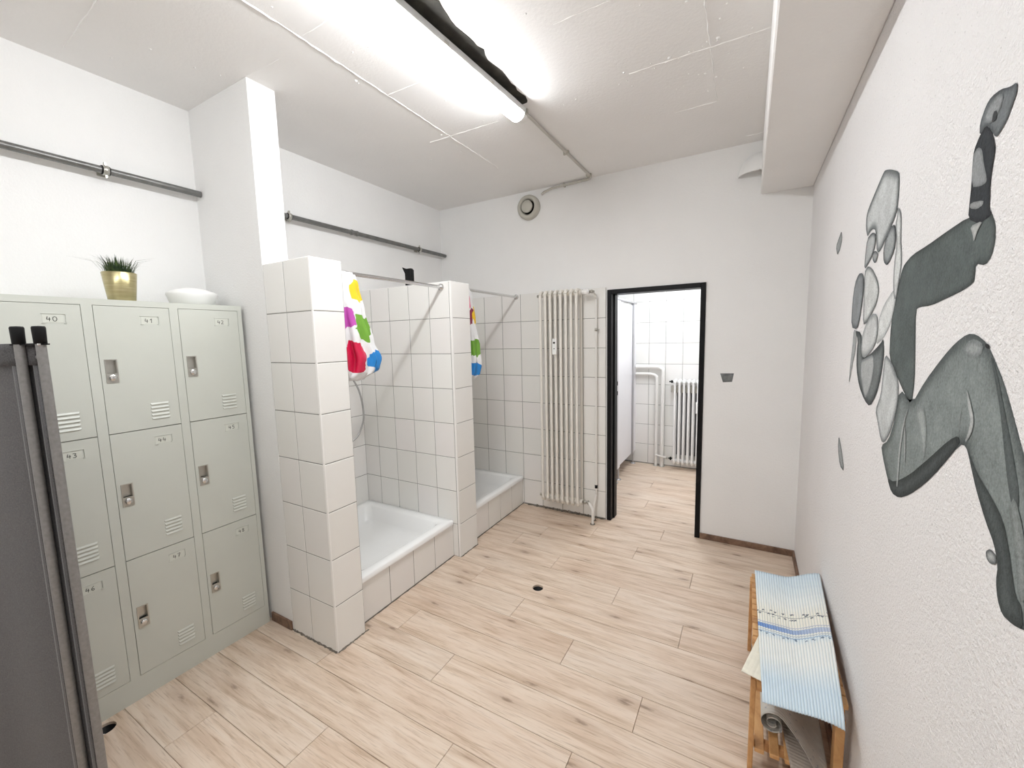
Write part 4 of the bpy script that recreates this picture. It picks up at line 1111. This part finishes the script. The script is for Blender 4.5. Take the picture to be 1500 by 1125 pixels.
# ================================================================== mural on the right wall
MURAL = [
    ('torso_and_arm',0,(62,67,66),(84,91,90),0.012,[(1.081,1.795),(1.17,1.789),(1.272,1.78),(1.368,1.775),(1.422,1.761),(1.441,1.748),(1.46,1.711),(1.477,1.667),(1.496,1.628),(1.5,1.586),(1.492,1.518),(1.4,1.47),(1.341,1.439),(1.29,1.421),(1.281,1.477),(1.296,1.557),(1.313,1.642),(1.288,1.647),(1.222,1.646),(1.124,1.658),(1.071,1.665),(1.034,1.674),(1.031,1.683),(1.032,1.707),(0.997,1.699),(0.979,1.711),(0.972,1.734),(0.977,1.762),(0.996,1.785)]),
    ('forearm',1,(44,46,49),(52,55,58),0.01,[(1.078,1.791),(1.078,1.825),(1.077,1.846),(1.081,1.889),(1.08,1.909),(1.063,1.926),(1.043,1.936),(1.021,1.92),(1.004,1.892),(1.001,1.879),(1.005,1.857),(1.007,1.834),(1.003,1.805),(1.002,1.791),(0.99,1.779),(1.031,1.773)]),
    ('sleeve_patch',2,(118,121,122),(135,138,139),0.006,[(1.075,1.845),(1.08,1.9),(1.064,1.909),(1.046,1.899),(1.036,1.874),(1.019,1.844),(1.019,1.837),(1.037,1.836)]),
    ('sleeve_band',2,(125,128,128),(138,140,140),0.004,[(1.074,1.809),(1.072,1.818),(1.023,1.81),(1.024,1.802),(1.045,1.8)]),
    ('elbow_mark',2,(140,143,142),(160,162,160),0.004,[(1.066,1.776),(1.018,1.776),(1.035,1.762),(1.045,1.744),(1.052,1.76)]),
    ('hand',1,(78,82,84),(104,108,110),0.01,[(1.063,1.926),(1.066,1.949),(1.049,1.97),(1.032,1.976),(1.001,1.973),(0.974,1.963),(0.952,1.96),(0.951,1.944),(0.959,1.933),(0.971,1.916),(0.988,1.905),(1.003,1.9),(1.021,1.92),(1.043,1.936)]),
    ('palm',2,(108,112,113),(135,138,139),0.006,[(1.051,1.943),(1.041,1.962),(1.014,1.97),(0.991,1.962),(0.99,1.95),(1.003,1.935),(1.02,1.93)]),
    ('palm_crease',3,(60,62,64),(55,58,60),0.003,[(1.02,1.93),(1.017,1.946),(1.005,1.944),(1.005,1.929)]),
    ('head',1,(92,97,98),(178,181,181),0.028,[(1.853,2.003),(1.763,2.039),(1.688,2.067),(1.667,2.066),(1.61,2.049),(1.543,2.023),(1.524,2.01),(1.516,1.965),(1.519,1.921),(1.535,1.901),(1.578,1.878),(1.613,1.859),(1.642,1.842),(1.675,1.83),(1.705,1.839),(1.722,1.88),(1.74,1.91),(1.77,1.92),(1.812,1.918),(1.84,1.907),(1.873,1.944),(1.875,1.984)]),
    ('finger',2,(82,86,88),(160,163,163),0.016,[(1.839,1.902),(1.776,1.91),(1.732,1.898),(1.723,1.864),(1.754,1.832),(1.808,1.813),(1.851,1.803),(1.853,1.844)]),
    ('finger',2,(82,86,88),(150,153,153),0.012,[(1.749,1.844),(1.717,1.843),(1.683,1.831),(1.693,1.811),(1.717,1.803),(1.751,1.822)]),
    ('ear',2,(84,88,90),(150,154,154),0.02,[(1.567,1.883),(1.53,1.882),(1.51,1.84),(1.518,1.81),(1.549,1.79),(1.578,1.778),(1.616,1.794),(1.628,1.828),(1.612,1.855),(1.59,1.873)]),
    ('hair_strand',1,(110,114,115),(196,198,197),0.014,[(1.518,1.924),(1.489,1.908),(1.475,1.88),(1.468,1.832),(1.454,1.799),(1.445,1.761),(1.456,1.725),(1.467,1.678),(1.488,1.678),(1.507,1.72),(1.511,1.77),(1.502,1.824),(1.514,1.854),(1.528,1.882),(1.516,1.896)]),
    ('shoulder',0,(165,168,168),(196,198,197),0.016,[(1.475,1.71),(1.515,1.699),(1.581,1.67),(1.628,1.631),(1.629,1.593),(1.643,1.552),(1.565,1.571),(1.502,1.613),(1.477,1.667)]),
    ('chest_oval',2,(86,90,93),(128,132,134),0.02,[(2.0,1.61),(2.009,1.7),(1.986,1.77),(1.932,1.799),(1.871,1.794),(1.844,1.763),(1.845,1.704),(1.868,1.639),(1.899,1.6)]),
    ('chest_oval',1,(95,100,101),(190,192,191),0.018,[(1.849,1.792),(1.809,1.809),(1.749,1.794),(1.673,1.751),(1.644,1.716),(1.66,1.678),(1.709,1.651),(1.77,1.622),(1.819,1.615),(1.833,1.704)]),
    ('belly',2,(140,144,145),(188,190,190),0.02,[(1.708,1.649),(1.644,1.645),(1.622,1.593),(1.643,1.553),(1.701,1.524),(1.781,1.503),(1.819,1.527),(1.818,1.579),(1.77,1.622)]),
    ('hip_bowl',1,(66,70,71),(112,117,117),0.03,[(1.884,1.524),(1.878,1.563),(1.934,1.598),(1.837,1.59),(1.807,1.542),(1.781,1.505),(1.699,1.52),(1.585,1.558),(1.56,1.574),(1.542,1.525),(1.559,1.461),(1.591,1.406),(1.654,1.36),(1.727,1.37),(1.815,1.407),(1.872,1.463)]),
    ('hip_hollow',2,(120,125,126),(160,163,163),0.012,[(1.81,1.496),(1.738,1.509),(1.653,1.525),(1.636,1.481),(1.65,1.439),(1.68,1.402),(1.714,1.376),(1.757,1.399),(1.801,1.446)]),
    ('hair_tail',1,(120,123,124),(150,153,153),0.006,[(1.957,1.602),(1.904,1.594),(1.904,1.524),(1.944,1.466),(1.982,1.389),(1.977,1.472),(1.959,1.538)]),
    ('waist',1,(120,124,125),(178,181,181),0.018,[(1.533,1.531),(1.466,1.511),(1.396,1.468),(1.387,1.421),(1.403,1.374),(1.437,1.321),(1.479,1.286),(1.511,1.286),(1.559,1.333),(1.59,1.36),(1.545,1.412),(1.54,1.475)]),
    ('leg',0,(80,86,86),(120,127,126),0.03,[(1.506,1.274),(1.445,1.3),(1.403,1.365),(1.385,1.45),(1.285,1.426),(1.218,1.485),(1.134,1.542),(1.084,1.57),(1.038,1.587),(1.004,1.586),(0.965,1.572),(0.942,1.552),(0.903,1.515),(0.87,1.472),(0.834,1.423),(0.796,1.375),(0.761,1.308),(0.742,1.238),(0.754,1.206),(0.788,1.19),(0.813,1.182),(0.84,1.18),(0.856,1.195),(0.865,1.218),(0.864,1.243),(0.88,1.269),(0.913,1.294),(0.951,1.331),(0.981,1.369),(1.003,1.393),(1.026,1.39),(1.1,1.324),(1.168,1.271),(1.251,1.218),(1.321,1.185),(1.381,1.177),(1.428,1.203),(1.484,1.247)]),
    ('thigh_shade',1,(56,60,60),(74,79,79),0.02,[(1.428,1.203),(1.364,1.211),(1.262,1.262),(1.164,1.325),(1.071,1.388),(1.032,1.405),(1.026,1.39),(1.1,1.324),(1.168,1.271),(1.251,1.218),(1.321,1.185),(1.381,1.177)]),
    ('shin_shade',1,(66,71,71),(80,86,86),0.02,[(0.997,1.392),(0.957,1.36),(0.903,1.337),(0.863,1.314),(0.84,1.279),(0.826,1.249),(0.813,1.224),(0.796,1.219),(0.788,1.19),(0.813,1.182),(0.84,1.18),(0.856,1.195),(0.865,1.218),(0.864,1.243),(0.88,1.269),(0.913,1.294),(0.951,1.331),(0.981,1.369)]),
    ('shin_shade',1,(78,84,84),(86,92,92),0.012,[(0.952,1.556),(0.932,1.524),(0.903,1.471),(0.886,1.428),(0.862,1.37),(0.832,1.318),(0.829,1.363),(0.86,1.421),(0.896,1.481),(0.924,1.529)]),
    ('knee_light',1,(122,128,128),(150,154,154),0.014,[(1.049,1.554),(1.035,1.573),(1.008,1.579),(0.975,1.57),(0.978,1.552),(1.012,1.543)]),
    ('knee_fold',2,(140,144,144),(165,168,167),0.004,[(1.018,1.492),(0.999,1.471),(0.979,1.443),(0.985,1.416),(1.007,1.395),(0.995,1.427),(0.994,1.443),(1.01,1.464)]),
    ('knee_fold',2,(130,134,134),(150,154,153),0.004,[(1.03,1.466),(1.031,1.439),(1.037,1.399),(1.034,1.433)]),
    ('thigh_light',1,(128,134,133),(142,147,146),0.012,[(1.261,1.412),(1.215,1.433),(1.183,1.392),(1.179,1.334),(1.187,1.315),(1.212,1.366)]),
    ('hip_line',2,(140,144,144),(150,154,153),0.003,[(1.3,1.42),(1.325,1.371),(1.338,1.301),(1.334,1.209),(1.348,1.206),(1.351,1.297),(1.337,1.373)]),
    ('hip_line',2,(140,144,144),(150,154,153),0.003,[(1.322,1.383),(1.304,1.331),(1.295,1.267),(1.319,1.328)]),
    ('shin_light',2,(118,124,123),(130,136,135),0.012,[(0.853,1.337),(0.839,1.315),(0.816,1.259),(0.807,1.228),(0.791,1.224),(0.793,1.267),(0.81,1.319),(0.84,1.36)]),
    ('knee_spot',2,(40,42,43),(46,48,49),0.003,[(0.968,1.571),(0.958,1.571),(0.953,1.566),(0.959,1.563),(0.967,1.566)]),
    ('fragment',0,(86,90,91),(140,143,143),0.014,[(2.4,1.933),(2.448,1.984),(2.375,2.013),(2.331,2.03),(2.301,1.988),(2.333,1.953)]),
    ('fragment',0,(86,90,91),(150,153,153),0.014,[(2.109,1.173),(2.04,1.137),(1.955,1.06),(2.052,1.059),(2.111,1.119)]),
    ('fragment',1,(80,84,85),(165,168,168),0.008,[(0.902,1.248),(0.889,1.258),(0.87,1.255),(0.869,1.242),(0.886,1.235),(0.898,1.238)]),
]

def lin(c): return tuple(((v/255+.055)/1.055)**2.4 for v in c)
def paint_material():
    m, nt, b = nodes_of('mural_paint')
    at = nt.nodes.new('ShaderNodeAttribute'); at.attribute_name = 'paint'
    tc = nt.nodes.new('ShaderNodeNewGeometry')
    n1 = noise(nt, tc.outputs['Position'], 16, 5, .65); n2 = noise(nt, tc.outputs['Position'], 170, 3, .7)
    k = math_(nt, 'ADD', math_(nt, 'MULTIPLY', n1, .9), math_(nt, 'MULTIPLY', n2, 1.0))
    k = math_(nt, 'ADD', k, .05)
    cb = nt.nodes.new('ShaderNodeCombineColor')
    for i in range(3): L(nt, k, cb.inputs[i])
    L(nt, mixc(nt, 1.0, at.outputs['Color'], cb.outputs[0], 'MULTIPLY'), b.inputs['Base Color'])
    b.inputs['Roughness'].default_value = .85; b.inputs['Specular IOR Level'].default_value = .2
    bump(nt, b, noise(nt, tc.outputs['Position'], 105, 4, .65), .6, .005)
    return m
M_PAINT = paint_material()
def smooth_loop(P, it=1):
    for _ in range(it):
        Q = []
        for i, p in enumerate(P):
            q = P[(i+1) % len(P)]
            Q += [(p[0]*.78+q[0]*.22, p[1]*.78+q[1]*.22), (p[0]*.22+q[0]*.78, p[1]*.22+q[1]*.78)]
        P = Q
    return P
def mural():
    t = empty('wall_mural', (XR, 1.5, 1.2))
    K = 1.0
    for nm, lay, c1, c2, inset, P in MURAL:
        P = smooth_loop(P)
        x = XR-.0006-.0005*lay
        bm = bmesh.new()
        vs = [bm.verts.new((x, a, b_)) for a, b_ in P]
        f = bm.faces.new(vs); f.normal_update()
        if f.normal.x > 0: bmesh.ops.reverse_faces(bm, faces=[f])
        bmesh.ops.triangulate(bm, faces=list(bm.faces))
        big_ = max(max(p[0] for p in P)-min(p[0] for p in P), max(p[1] for p in P)-min(p[1] for p in P))
        for _ in range(4):
            es_ = [e for e in bm.edges if e.calc_length() > max(.006, big_*.03)]
            if not es_: break
            bmesh.ops.subdivide_edges(bm, edges=es_, cuts=1)
            bmesh.ops.triangulate(bm, faces=[q for q in bm.faces if len(q.verts) > 3])
        lay_c = bm.verts.layers.float_color.new('paint')
        w_ = inset*1.15
        for v in bm.verts:
            dmin = 9
            for i in range(len(P)):
                ax_, az_ = P[i]; bx_, bz_ = P[(i+1) % len(P)]
                ux, uz = bx_-ax_, bz_-az_; l2 = ux*ux+uz*uz or 1e-9
                tt = max(0, min(1, ((v.co.y-ax_)*ux+(v.co.z-az_)*uz)/l2))
                dd = math.hypot(v.co.y-ax_-ux*tt, v.co.z-az_-uz*tt)
                if dd < dmin: dmin = dd
            g = min(1, dmin/w_); g = g*g*(3-2*g)
            l1, l2_ = lin(tuple(q*K for q in c1)), lin(tuple(min(250, q*1.06) for q in c2))
            v[lay_c] = (*(p_+(q_-p_)*g for p_, q_ in zip(l1, l2_)), 1)
        ctr = Vector((XR, sum(p[0] for p in P)/len(P), sum(p[1] for p in P)/len(P)))
        for v in bm.verts: v.co -= ctr
        me = bpy.data.meshes.new(nm); bm.to_mesh(me); bm.free(); me.materials.append(M_PAINT)
        o = bpy.data.objects.new(nm, me); col.objects.link(o); place(o, ctr, t)
    tag(t, 'grey painted mural of a fragmented kneeling figure', 'mural')
mural()
# stray painted fragment on the back wall
bm_ = MB().add([(-.173, YB-.0008, 1.304), (-.083, YB-.0008, 1.306), (-.093, YB-.0008, 1.243), (-.153, YB-.0008, 1.238),
                (-.173, YB, 1.304), (-.083, YB, 1.306), (-.093, YB, 1.243), (-.153, YB, 1.238)],
               [(0,1,2,3), (0,1,5,4), (1,2,6,5), (2,3,7,6), (3,0,4,7)])
m = simple('grey_painted_fragment', (.17, .18, .18), .85, 0, .45, 25)
o = ob('painted_fragment', bm_, m)
tag(o, 'small grey painted trapezoid on the white wall beside the doorway', 'mural')
